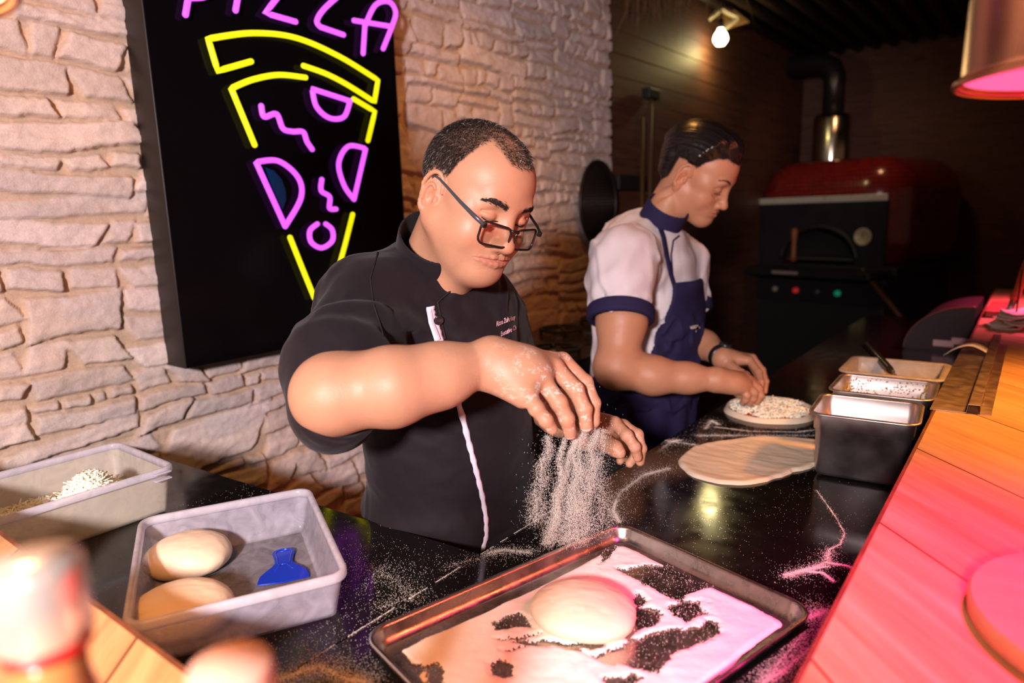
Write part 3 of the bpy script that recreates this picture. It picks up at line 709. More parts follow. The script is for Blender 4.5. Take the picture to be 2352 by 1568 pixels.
# blue scraper
def scraper():
    out = []
    p = Vector((-0.872, 0.532, 0)); T0 = empty('dough_scraper', (p.x, p.y, ZC+0.0035), 'bright blue plastic dough scraper with a waisted handle', 'scraper', rotz=radians(146))
    bl = mat('blue_plastic', (0.003, 0.030, 0.42), 0.28, spec=0.5, coat=0.2)
    # along +x the handle, the blade fans out towards -x
    half = [(0.060, 0.0), (0.059, 0.010), (0.055, 0.0158), (0.047, 0.0172), (0.032, 0.0142), (0.014, 0.0130), (0.004, 0.017), (-0.008, 0.026), (-0.020, 0.0335), (-0.034, 0.037), (-0.040, 0.036), (-0.044, 0.0)]
    o = half+[(x, -y) for x, y in reversed(half[1:-1])]
    bm = bmesh.new(); vs = [bm.verts.new((x, y, 0)) for x, y in o]; f = bm.faces.new(vs)
    r = bmesh.ops.extrude_face_region(bm, geom=[f]); top = [v for v in r['geom'] if isinstance(v, bmesh.types.BMVert)]
    for v in top: v.co.z = 0.0042 if v.co.x > -0.03 else 0.0015
    bmesh.ops.recalc_face_normals(bm, faces=bm.faces[:]); bmesh.ops.bevel(bm, geom=[e for e in bm.edges if all(v.co.z > 0.0005 for v in e.verts)], offset=0.001, segments=2, affect='EDGES')
    bm.verts.index_update(); obj('blade', [v.co.copy() for v in bm.verts], [[v.index for v in f.verts] for f in bm.faces], bl, T0, autosm=40); bm.free()
    rl = [(x*0.86+0.002, y*0.72) for x, y in half[:6]]; rl = rl+[(0.006, 0.0075)]+[(0.006, -0.0075)]+[(x, -y) for x, y in reversed(rl[1:])]
    MB().tube([(x, y, 0.0044) for x, y in rl], 0.0011, 6, closed=True).build('handle_ridge', bl, T0)
    MB().tube([(0.053+0.0034*cos(a), 0.0085*sin(a), 0.0044) for a in np.linspace(0, 2*pi, 20, endpoint=False)], 0.0009, 6, closed=True).build('hanging_eyelet', bl, T0)
    for s in (-1, 1): MB().tube([(0.008, 0.003*s, 0.0042), (-0.004, 0.009*s, 0.0036), (-0.012, 0.014*s, 0.0028)], [0.0012, 0.0012, 0.0004], 6).build('grip_rib', bl, T0)
    p = onplane(540, 1332, z=ZC+0.003)
    return T0
scraper()
# grated-cheese box
food_box((-1.345, 0.365, ZC), 0.245, 0.375, 0.090, 0, 'deep milky plastic box full of grated cheese next to the stone wall', m=polyw, ml=polyl, tabs=True)
def shreds(name, n, boxf, material, L, r, seed, **k):
    rs = np.random.RandomState(seed); V = []; F = []
    for i in range(n):
        c, nrm = boxf(rs); a = rs.rand()*2*pi; d = np.array([cos(a), sin(a), rs.normal(0, .3)]); d /= np.linalg.norm(d); l = L*(0.5+rs.rand()); up = np.array([0, 0, 1.]); s = np.cross(d, up); s /= np.linalg.norm(s); u = np.cross(s, d)
        bend = rs.normal(0, l*0.18); b = len(V); rr = r*(0.7+0.6*rs.rand())
        for t in (-1, 0, 1):
            q = c+d*l/2*t+s*bend*(1-t*t)
            for (e, g) in ((1, 1), (-1, 1), (-1, -1), (1, -1)): V.append(q+s*rr*e+u*rr*g)
        for t in (0, 1):
            for m in range(4): F.append((b+t*4+m, b+t*4+(m+1) % 4, b+t*4+4+(m+1) % 4, b+t*4+4+m))
        F.append((b+3, b+2, b+1, b)); F.append((b+8, b+9, b+10, b+11))
    return obj(name, np.array(V), np.array(F, dtype=np.int32), material, smooth=False, **k)
cheese = mat('grated_cheese', (0.93, 0.88, 0.70), 0.55, sss=0.2)
pk = onplane(215, 1112, z=ZC+0.085)
def chz(rs):
    x = rs.uniform(-1.438, -1.250); y = rs.uniform(0.20, 0.525)
    top = 0.030+0.076*math.exp(-(((x-(pk.x-0.02))/0.050)**2+((y-pk.y)/0.050)**2))
    return np.array([x, y, ZC+max(0.008, top-rs.rand()**2*0.010-0.002)]), None
def cheese_core():
    n = 40; X, Y = np.meshgrid(np.linspace(-1.438, -1.250, n), np.linspace(0.20, 0.528, n), indexing='ij')
    Z = 0.030+0.076*np.exp(-(((X-(pk.x-0.02))/0.050)**2+((Y-pk.y)/0.050)**2))-.004
    e = np.minimum(np.minimum(X+1.440, -1.248-X), np.minimum(Y-.198, .530-Y)); Z = ZC+np.where(e < .004, .004, Z)
    i = np.arange(n-1)[:, None]*n+np.arange(n-1)[None]
    obj('cheese_bed', np.stack([X, Y, Z], -1).reshape(-1, 3), np.stack([i, i+n, i+n+1, i+1], -1).reshape(-1, 4).astype(np.int32), cheese, label='packed lower layer of grated cheese filling the milky plastic box', cat='cheese', kind='stuff')
cheese_core()
shreds('grated_cheese', 6500, chz, cheese, 0.018, 0.0013, 2, label='heap of pale grated cheese inside the deep milky plastic box', cat='cheese', kind='stuff')

# --- steel food pans
def gn_pan(loc, w, l, h, rot, lab, m=steel, mr=None, r=0.028, name='steel_food_pan', lip=0.010):
    T = empty(name, loc, lab, 'food pan', rotz=rot)
    V, F = loft(tray_rings(w, l, r, [(lip+0.022, 0.0), (lip+0.011, 0.003), (lip+0.006, 0.010), (lip+0.0035, h*0.72), (lip, h*0.74), (lip-0.001, h-0.004)]), closed_end=False, closed_start=True)
    B = MB().add(V, F); V, F = loft(tray_rings(w, l, r, [(lip, h-0.003), (lip+0.0012, h*0.74), (lip+0.005, h*0.71), (lip+0.0075, 0.010), (lip+0.0125, 0.0042), (lip+0.023, 0.0016)])); B.add(V, F); B.build('pan_body', m, T)
    rm = tray_rings(w, l, r, [(0.0008, h-0.0035), (0.0, h-0.001), (0.0012, h), (lip-0.002, h), (lip, h-0.003), (lip-0.001, h-0.0045), (lip-0.004, h-0.002)])
    V, F = loft(rm+[rm[0]], closed_end=False); obj('rim', V, F, mr or m, T)
    return T
gn_pan((-0.252, 1.432, ZC), 0.190, 0.172, 0.130, radians(5), 'empty deep stainless steel food pan nearest on the black counter')
gn_pan((-0.256, 1.632, ZC), 0.200, 0.182, 0.130, radians(3), 'stainless steel food pan with scraps of green herb sauce, behind the empty one')
sauce = mat('herb_sauce', (0.28, 0.25, 0.03), 0.35, var=0.6, vscale=90, sss=0.05)
def herb():
    rs = np.random.RandomState(8); P = []
    for i in range(2600):
        if rs.rand() < 0.35: P.append((-0.250+rs.normal(0, .03), 1.58+rs.rand()*0.11, ZC+0.008+abs(rs.normal(0, .004))))
        else:
            a = rs.rand()*2*pi; x = max(-0.074, min(0.074, 0.11*cos(a))); y = max(-0.066, min(0.066, 0.1*sin(a))); 
            zz = rs.rand()
            if vnoise(a*5, zz*4, 0, 3) > .12 or vnoise(a*13, zz*9, 0, 4) > .45: P.append((-0.256+x, 1.632+y, ZC+0.085+zz*0.043))
    return grains('herb_sauce', P, 0.0017, sauce, label='green herb sauce scraps stuck inside the second steel food pan', cat='sauce', kind='stuff')
herb()
fl = Field(); rs_ = random.Random(5)
for i in range(26): fl.ell((-0.252+rs_.uniform(-.055, .055), 1.632+rs_.uniform(-.05, .05), ZC+0.005), (rs_.uniform(.008, .02), rs_.uniform(.006, .014), rs_.uniform(.004, .009)), 0.006)
V, F = fl.mesh(0.002); obj('herb_sauce', V, F, sauce, label='puddle of dark green herb sauce at the bottom of the second steel food pan', cat='sauce', kind='stuff')
gn_pan((-0.268, 1.845, ZC), 0.225, 0.205, 0.128, radians(2), 'white translucent plastic food pan holding a dark-handled spoon', m=polyw, mr=polyw, name='plastic_food_pan', lip=0.018)
def ladle():
    a = onplane(2045, 850, z=ZC+0.118); b = A(1990, 792, 1.93)
    T = empty('serving_spoon', (a.x, a.y, ZC+0.03), 'serving spoon with a black tubular handle leaning in the plastic food pan', 'spoon')
    d = (b-a).normalized(); hb = mat('black_handle', (0.02, 0.016, 0.014), 0.3)
    pts = [a-d*0.02, a+d*0.01, (a+b)/2, b-d*0.006, b]
    local(MB().tube(pts, [0.006, 0.0095, 0.011, 0.0125, 0.009], 14).build('handle', hb, T), T)
    local(MB().tube([a-d*0.075, a-d*0.02], 0.0035, 8).build('shank', steel, T), T)
    B = MB().lathe([(0.0, -0.010), (0.014, -0.008), (0.022, 0.0), (0.0205, 0.0), (0.013, -0.0065), (0.0, -0.0085)], c=a-d*0.088, n=24, caps=False); local(B.build('bowl', steel, T), T)
ladle()
# --- slotted steel order rail on the bar
def rail():
    z = ZW+0.0008; T = empty('steel_order_rail', (-0.095, 1.9, z), 'long scuffed steel rail lying along the edge of the wooden bar', 'order rail')
    sc = mat('scuffed_steel', (0.55, 0.45, 0.35), 0.45, metal=1.0, rvar=0.08, vscale=40, bump=0.08, bscale=160)
    a = Vector((-0.152, 1.478, z)); b = Vector((-0.060, 1.490, z)); L = 0.83
    u = (b-a).normalized(); v = Vector((-0.012, 1, 0)).normalized()
    prof = [(0.0, 0.001), (0.052, 0.001), (0.058, 0.0012), (0.060, 0.016), (0.0605, 0.0172), (0.078, 0.0172), (0.079, 0.016), (0.079, 0.001), (0.097, 0.001)]
    def strip(pr, y0, y1, th=0.0012):
        V = []; F = []; n = len(pr)
        for yy in (y0, y1):
            for x, h in pr: V.append(a+u*x+v*yy+Vector((0, 0, h)))
            for x, h in pr: V.append(a+u*x+v*yy+Vector((0, 0, h-th)))
        for k in range(n-1):
            F += [(k, k+1, 2*n+k+1, 2*n+k), (n+k+1, n+k, 3*n+k, 3*n+k+1), (k+1, k, n+k, n+k+1), (2*n+k, 2*n+k+1, 3*n+k+1, 3*n+k)]
        F += [(0, 2*n, 3*n, n), (n-1, 2*n-1, 4*n-1, 3*n-1)]
        return V, F
    V, F = strip([(x, h) for x, h in prof[:3]], 0, L); o = obj('flat_plate', V, F, sc, T, smooth=False); local(o, T)
    V, F = strip(prof[2:8], 0, L+0.02); local(obj('raised_channel', V, F, sc, T, smooth=False), T)
    V, F = strip(prof[7:], 0, L-0.02); local(obj('outer_flange', V, F, sc, T, smooth=False), T)
    # slip of paper caught under the channel
    paper = mat('paper', (0.80, 0.76, 0.70), 0.8)
    n = 12; V = []; F = []
    for i in range(n+1):
        t = i/n; x = -0.092-0.10*t; h = 0.004+0.020*sin(pi*min(1, t*1.15))*1.0-(0.012*max(0, t-0.85)/0.15)
        w = 0.035*(1-0.75*t**1.5)
        for s in (-1, 1): V.append(Vector((x, 2.085+s*w-0.02*t, z+h+0.004)))
    for i in range(n): F.append((2*i, 2*i+1, 2*i+3, 2*i+2))
    o = obj('paper_slip', V, F, paper, label='curled white paper slip caught in the steel rail', cat='paper'); md = o.modifiers.new('t', 'SOLIDIFY'); md.thickness = 0.0004
rail()
# --- round board under the pink lamp
rb = mat('round_board', (0.66, 0.36, 0.18), 0.4, bump=0.2, bscale=30, var=0.12, vscale=8, stretch=(1, 6, 1))
o = MB().lathe([(0.0, 0.0), (0.136, 0.0), (0.141, 0.004), (0.142, 0.018), (0.139, 0.023), (0.120, 0.025), (0.0, 0.025)], n=96).build('round_serving_board', rb, label='thick round wooden serving board on the bar at the right edge', cat='board', autosm=50)
place(o, (0.108, 0.757, ZW+0.0005))
# --- paper slips, knife and spike at the far end
def tickets():
    paper = mat('paper', (0.80, 0.76, 0.70), 0.8); rs = random.Random(3)
    for i in range(9):
        n = 6; V = []; F = []; cx0, cy0 = -0.068+rs.uniform(-.012, .012), 2.60+rs.uniform(-.02, .02); a = rs.uniform(-.5, .5); w, l = rs.uniform(.035, .042), rs.uniform(.055, .075); c1 = rs.uniform(0.002, 0.012)
        for p in range(n+1):
            for q in range(n+1):
                x = (p/n-0.5)*2*w; y = (q/n-0.5)*2*l; h = 0.0015+i*0.0052+c1*((x/w)**2)+0.003*sin(y/l*2+i)+0.003
                V.append(Vector((cx0+x*cos(a)-y*sin(a), cy0+x*sin(a)+y*cos(a), ZW+h)))
        for p in range(n):
            for q in range(n): F.append((p*(n+1)+q, (p+1)*(n+1)+q, (p+1)*(n+1)+q+1, p*(n+1)+q+1))
        lab = ['lowest pink-lit paper slip of the pile impaled on the spike', None, None, None, None, None, None, None, 'topmost creased paper slip on the spike, its front corner curled up'][i] or 'paper slip in the middle of the pile on the spike'
        o = obj('paper_slip', V, F, paper, label=lab, cat='paper', group='paper slips on the spike'); o.modifiers.new('t', 'SOLIDIFY').thickness = 0.0005
    T = empty('ticket_spike', (-0.062, 2.60, ZW), 'thin dark spike stuck through the pile of paper slips', 'spike')
    dk = mat('dark_iron', (0.05, 0.03, 0.02), 0.35, metal=0.8)
    MB().tube([(0, 0, 0.004), (0.004, 0, 0.175), (0.004, 0, 0.185)], [0.0028, 0.0026, 0.0004], 8).build('pin', dk, T)
    MB().lathe([(0.0, 0.0), (0.032, 0.0), (0.031, 0.004), (0.0, 0.005)], n=32).build('base', dk, T)
    T = empty('wooden_handled_knife', (-0.092, 2.72, ZW), 'knife with a turned reddish wooden handle standing upright behind the paper slips', 'knife')
    hw = mat('red_wood', (0.40, 0.10, 0.035), 0.35, var=0.3, vscale=20)
    M = Matrix.Rotation(radians(14), 4, 'Y')
    MB().lathe([(0.0, 0.075), (0.013, 0.076), (0.0145, 0.085), (0.012, 0.11), (0.015, 0.15), (0.0165, 0.175), (0.0175, 0.190), (0.0165, 0.1915), (0.0175, 0.193), (0.0165, 0.205), (0.011, 0.215), (0.0, 0.217)], n=20, M=M).build('handle', hw, T)
    MB().box(M @ Vector((0, 0, 0.04)), (0.02, 0.0015, 0.075), M=M).build('blade', steel, T)
    # low block behind
    MB().box((-0.12, 2.93, ZW+0.012), (0.06, 0.30, 0.022), bev=0.003).build('chopping_block', mat('red_block', (0.30, 0.08, 0.05), 0.5, var=0.2, vscale=20), label='flat wooden block at the far end of the bar behind the knife', cat='board', smooth=False)
tickets()

# --- pizza being topped, stretched dough
PZ = onplane(1768, 938, z=ZC+0.008)
def pizza():
    T = empty('pizza', (PZ.x, PZ.y, ZC+0.0005), 'round raw pizza with grated cheese under the hands of the cook in white', 'pizza')
    n1, n2 = 120, 40; V = []; F = []
    R_ = 0.115
    A_, B_ = np.meshgrid(np.arange(n1)*2*pi/n1, np.arange(n2+1)/n2, indexing='ij')
    rad = R_*B_*(1+0.012*np.sin(3*A_+1)+0.01*np.sin(7*A_)); X = rad*np.cos(A_); Y = rad*np.sin(A_)
    Z = 0.004+0.009*np.exp(-((B_-0.92)/0.05)**2)+0.0012*fbm(X*40, Y*40, 0, 4, 3); Z = Z*np.sqrt(np.clip((1-B_)/0.035, 0, 1)); Z = np.maximum(Z, 0.0)
    V = np.stack([X, Y, Z], -1).reshape(-1, 3); i = np.arange(n1)[:, None]; j = np.arange(n2)[None]
    F = np.stack([i*(n2+1)+j, ((i+1) % n1)*(n2+1)+j, ((i+1) % n1)*(n2+1)+j+1, i*(n2+1)+j+1], -1).reshape(-1, 4)[:, ::-1]
    obj('crust', V, F.astype(np.int32), doughm, T)
    s = MB().lathe([(0.0, 0.0062), (0.05, 0.0063), (0.093, 0.0066), (0.099, 0.0060), (0.100, 0.004)], n=80, caps=False).build('tomato_sauce', mat('tomato_sauce', (0.36, 0.045, 0.012), 0.3, bump=0.5, bscale=80), T)
    def cz(rs):
        while True:
            x, y = rs.uniform(-.098, .098, 2)
            if x*x+y*y < 0.096**2 and not (x < -0.03 and y > 0.02 and rs.rand() < 0.75) and vnoise(x*50, y*50, 0, 3) > -0.55+max(0, math.hypot(x, y)-0.08)*25: break
        return np.array([x, y, 0.008+rs.rand()*0.007]), None
    o = shreds('cheese_topping', 1500, cz, cheese, 0.011, 0.0013, 6); o.parent = T; o['kind'] = 'stuff'
pizza()
def flat_dough():
    pts = [(1560, 1068), (1572, 1038), (1620, 1018), (1680, 1010), (1740, 1003), (1820, 1004), (1890, 1012), (1925, 1030), (1915, 1058), (1870, 1066), (1820, 1080), (1780, 1095), (1740, 1106), (1690, 1110), (1630, 1104), (1590, 1090)]
    P = [onplane(x, y, z=ZC+0.004) for x, y in pts]; c = sum(P, Vector())/len(P); n = 160
    ang = sorted([(math.atan2(p.y-c.y, p.x-c.x), (p-c).length) for p in P]); aa = np.array([a for a, r in ang]); rr = np.array([r for a, r in ang])
    th = np.arange(n)*2*pi/n-pi; R_ = np.interp(th, np.r_[aa-2*pi, aa, aa+2*pi], np.r_[rr, rr, rr]); R_ = (np.roll(R_, 1)+R_*2+np.roll(R_, -1))/4
    R_ = R_*(1+0.015*vnoise(th*9, th*0, 0, 5)); m = 46; B_ = np.linspace(0, 1, m+1)
    X = R_[:, None]*B_*np.cos(th)[:, None]; Y = R_[:, None]*B_*np.sin(th)[:, None]
    D = (1-B_)[None]*R_[:, None]
    Z = 0.0065*np.sqrt(np.clip(D/0.006, 0, 1))*(1-0.25*sstep(0.01, 0.03, D))+0.0014*fbm(X*26, Y*70, 0, 7, 4)*np.clip(D/0.006, 0, 1)
    V = np.stack([X, Y, np.maximum(Z, 0)], -1).reshape(-1, 3); i = np.arange(n)[:, None]; j = np.arange(m)[None]
    F = np.stack([i*(m+1)+j, i*(m+1)+j+1, ((i+1) % n)*(m+1)+j+1, ((i+1) % n)*(m+1)+j], -1).reshape(-1, 4)
    if True: F = F[:, ::-1]
    o = obj('stretched_dough', V, F.astype(np.int32), doughm, label='thin stretched sheet of dough on the black counter beside the steel pan', cat='dough'); place(o, (c.x, c.y, ZC+0.0004))
flat_dough()

# --- flour dusting on the counters
def dusting():
    rs = np.random.RandomState(12); P = []
    def add(x, y): 
        P.append((x, y))
    def arc(pxs, n, w, tail=0.35):
        pts = [onplane(x, y, z=ZC) for x, y in pxs]
        for k in range(n):
            t = rs.rand()*(len(pts)-1); i = int(t); q = pts[i].lerp(pts[i+1], t-i); s = w*(rs.normal() if rs.rand() > tail else rs.normal()*3.2); a = rs.rand()*2*pi
            add(q.x+s*cos(a), q.y+s*sin(a))
    arc([(1875, 1125), (1900, 1160), (1918, 1185), (1940, 1225), (1930, 1250), (1905, 1262)], 1500, 0.0012)
    arc([(1905, 1262), (1900, 1290), (1850, 1310), (1800, 1325)], 3000, 0.006)
    arc([(1900, 1292), (1940, 1298), (1962, 1305)], 1600, 0.0018); arc([(1850, 1312), (1890, 1315), (1915, 1335)], 1600, 0.0018); arc([(1800, 1320), (1850, 1308), (1905, 1300)], 1600, 0.0022)
    arc([(1420, 1200), (1405, 1170), (1425, 1130), (1480, 1090), (1540, 1075)], 4500, 0.005, 0.6)
    arc([(1424, 1200), (1410, 1175), (1415, 1150)], 900, 0.0015)
    arc([(1500, 1045), (1540, 1015), (1560, 1010)], 1500, 0.006); arc([(1520, 1010), (1600, 1022)], 900, 0.006)
    arc([(1620, 985), (1635, 965), (1650, 975)], 1200, 0.005); arc([(1640, 980), (1720, 990), (1830, 992), (1890, 985)], 2000, 0.0022); arc([(1600, 1000), (1700, 1000), (1880, 1000)], 2500, 0.008)
    arc([(1120, 1270), (1160, 1262), (1220, 1270)], 1500, 0.007); arc([(1020, 1305), (1120, 1275), (1240, 1262)], 1000, 0.014)
    arc([(1860, 1420), (1900, 1400), (1870, 1480), (1800, 1540), (1750, 1568), (1850, 1450)], 11000, 0.010, 0.4)
    arc([(640, 1560), (730, 1530), (800, 1560), (850, 1568)], 7000, 0.014, 0.4)
    arc([(760, 1100), (800, 1140)], 200, 0.02)
    arc([(850, 1300), (900, 1330), (950, 1370), (860, 1400)], 2200, 0.03, 0.4)
    arc([(1380, 1330), (1560, 1200), (1800, 1200)], 0, 0.03)
    for k in range(8000):
        x = rs.uniform(-0.655, -0.16); y = rs.uniform(0.26, 1.75)
        if vnoise(x*9, y*9, 0, 2) > rs.rand()*1.6-0.9: add(x, y)
    for k in range(11000):
        x = rs.uniform(-1.25, -0.66); y = rs.uniform(0.26, 0.70)
        if rs.rand() < sstep(-1.3, -0.7, x)+0.1 and vnoise(x*9, y*9, 0, 2) > rs.rand()*1.6-0.9: add(x, y)
    P = np.array(P)
    ok = (P[:, 0] < -0.137) & (P[:, 0] > -1.6) & ((P[:, 0] > -0.657) | (P[:, 1] < 0.74+(P[:, 0]+0.66)*0.079)) & (P[:, 1] > 0.256) & (P[:, 1] < 3)
    c, s = cos(-TRA), sin(-TRA); dx, dy = P[:, 0]-TRX, P[:, 1]-TRY; ok &= ~((np.abs(dx*c-dy*s) < 0.223) & (np.abs(dx*s+dy*c) < 0.160))
    def outb(cx0, cy0, w, l, a):
        c, s = cos(-a), sin(-a); dx, dy = P[:, 0]-cx0, P[:, 1]-cy0; return ~((np.abs(dx*c-dy*s) < w/2) & (np.abs(dx*s+dy*c) < l/2))
    ok &= outb(-0.885, 0.466, 0.295, 0.23, radians(-27)) & outb(-1.345, 0.365, 0.21, 0.34, 0) & outb(-0.24, 1.43, .15, .13, 0.08) & outb(-0.24, 1.63, .16, .14, .05) & outb(-.243, 1.845, .17, .16, 0)
    ok &= np.hypot(P[:, 0]-PZ.x, P[:, 1]-PZ.y) > 0.113
    P = P[ok]
    grains('flour_dusting', np.c_[P, np.full(len(P), ZC+0.0003)], 0.00042, flourm, seed=4, label='flour dusted and streaked over the black granite counters', cat='flour', kind='stuff')
    # the line of flour caught in the seam
    q = rs.uniform(0.26, 0.95, 2600); q = q[vnoise(q*60, q*0, 0, 5) > -0.3]
    grains('flour_line', np.c_[seamX+rs.normal(0, .0007, len(q)), q, np.full(len(q), ZC+0.0003)], 0.00045, flourm, seed=5, label='fine flour line caught in the seam between the two counters', cat='flour', kind='stuff')
dusting()
# falling flour
def stream():
    rs = np.random.RandomState(21); P = []
    strands = [((1335, 990, .99), (1300, 1262, 1.04), 0.011, 5200), ((1300, 1005, .96), (1262, 1262, 1.03), 0.006, 2000), ((1365, 985, 1.0), (1335, 1245, 1.04), 0.010, 3600), ((1262, 1000, .95), (1222, 1200, 1.02), 0.009, 1700), ((1380, 985, 1.0), (1382, 1225, 1.06), 0.010, 1400), ((1320, 1000, .99), (1250, 1270, 1.04), 0.005, 2200)]
    for (a, b, w, n) in strands:
        a = A(*a); b = A(*b); n = int(n*3.6)
        t = rs.rand(n)**0.9; ww = w*(0.35+0.75*t); wob = 0.006*vnoise(t*6, t*0, 0, n)
        off = rs.normal(size=(n, 3))*[1, 1, 0.4]
        cl = vnoise(off[:, 0]*2.5+t*2, off[:, 1]*2.5, t*5, n)     # clumps
        k = cl > -0.25
        q = np.array(a)[None]*(1-t)[:, None]+np.array(b)[None]*t[:, None]+off*ww[:, None]+Rv[None]*wob[:, None]
        P.append(q[k])
    # drifting veil
    n = 6500; t = rs.rand(n); a = np.array(A(1330, 1010, 1.0)); b = np.array(A(1300, 1250, 1.05))
    P.append(a*(1-t)[:, None]+b*t[:, None]+rs.normal(size=(n, 3))*0.028)
    P = np.concatenate(P); P = P[P[:, 2] > ZC+0.028]
    o = grains('falling_flour', P, 0.00034, flourm, squash=1.6, seed=6, label='stream of flour grains falling from the fist of the cook in black', cat='flour', kind='stuff')
stream()

# --- tall bottles close to the lens
def bottle(loc, H, r, lab, capcol, bodycol, band, group=None, cr=None):
    T = empty('sauce_bottle', loc, lab, 'bottle', group=group); cr = cr or r*0.62
    MB().lathe([(0.0, 0.0), (r*0.92, 0.0), (r, 0.006), (r, H*0.52), (r*0.93, H*0.60), (cr*0.95, H*0.76), (cr*0.82, H*0.80), (cr*0.82, H*0.88)], n=48).build('body', bodycol, T)
    MB().lathe([(r*1.004, H*0.12), (r*1.006, H*0.125), (r*1.006, H*0.48), (r*1.004, H*0.485)], n=48, caps=False).build('label_band', band, T)
    MB().lathe([(cr*0.85, H*0.845), (cr, H*0.85), (cr*1.02, H*0.865), (cr*0.85, H*0.87)], n=48, caps=False).build('neck_seal', mat('red_seal', (0.55, 0.02, 0.02), 0.35), T)
    MB().lathe([(cr*1.0, H*0.87), (cr*1.06, H*0.875), (cr*1.06, H*0.985), (cr*1.0, H), (0.0, H*1.0)], n=48).build('cap', capcol, T)
    return T
q = A(85, 1340, 0.275)
bottle((q.x, q.y, ZW+0.0005), q.z-ZW+0.010, 0.028, 'tall bottle with a pale metal cap and red seal at the lower left corner', mat('pale_metal_cap', (0.85, 0.78, 0.68), 0.25, metal=0.7), mat('amber_glass', (0.42, 0.17, 0.05), 0.2, spec=0.6), mat('cream_band', (0.75, 0.55, 0.35), 0.5), cr=0.0165)
q = A(530, 1545, 0.30)
bottle((q.x, q.y, ZW+0.0005), q.z-ZW+0.004, 0.024, 'small bottle with a dull pinkish cap standing beside the tall capped one', mat('pinkish_cap', (0.60, 0.35, 0.26), 0.4), mat('brown_glass', (0.22, 0.10, 0.06), 0.1, spec=0.6), mat('rose_band', (0.55, 0.30, 0.22), 0.5), cr=0.017)
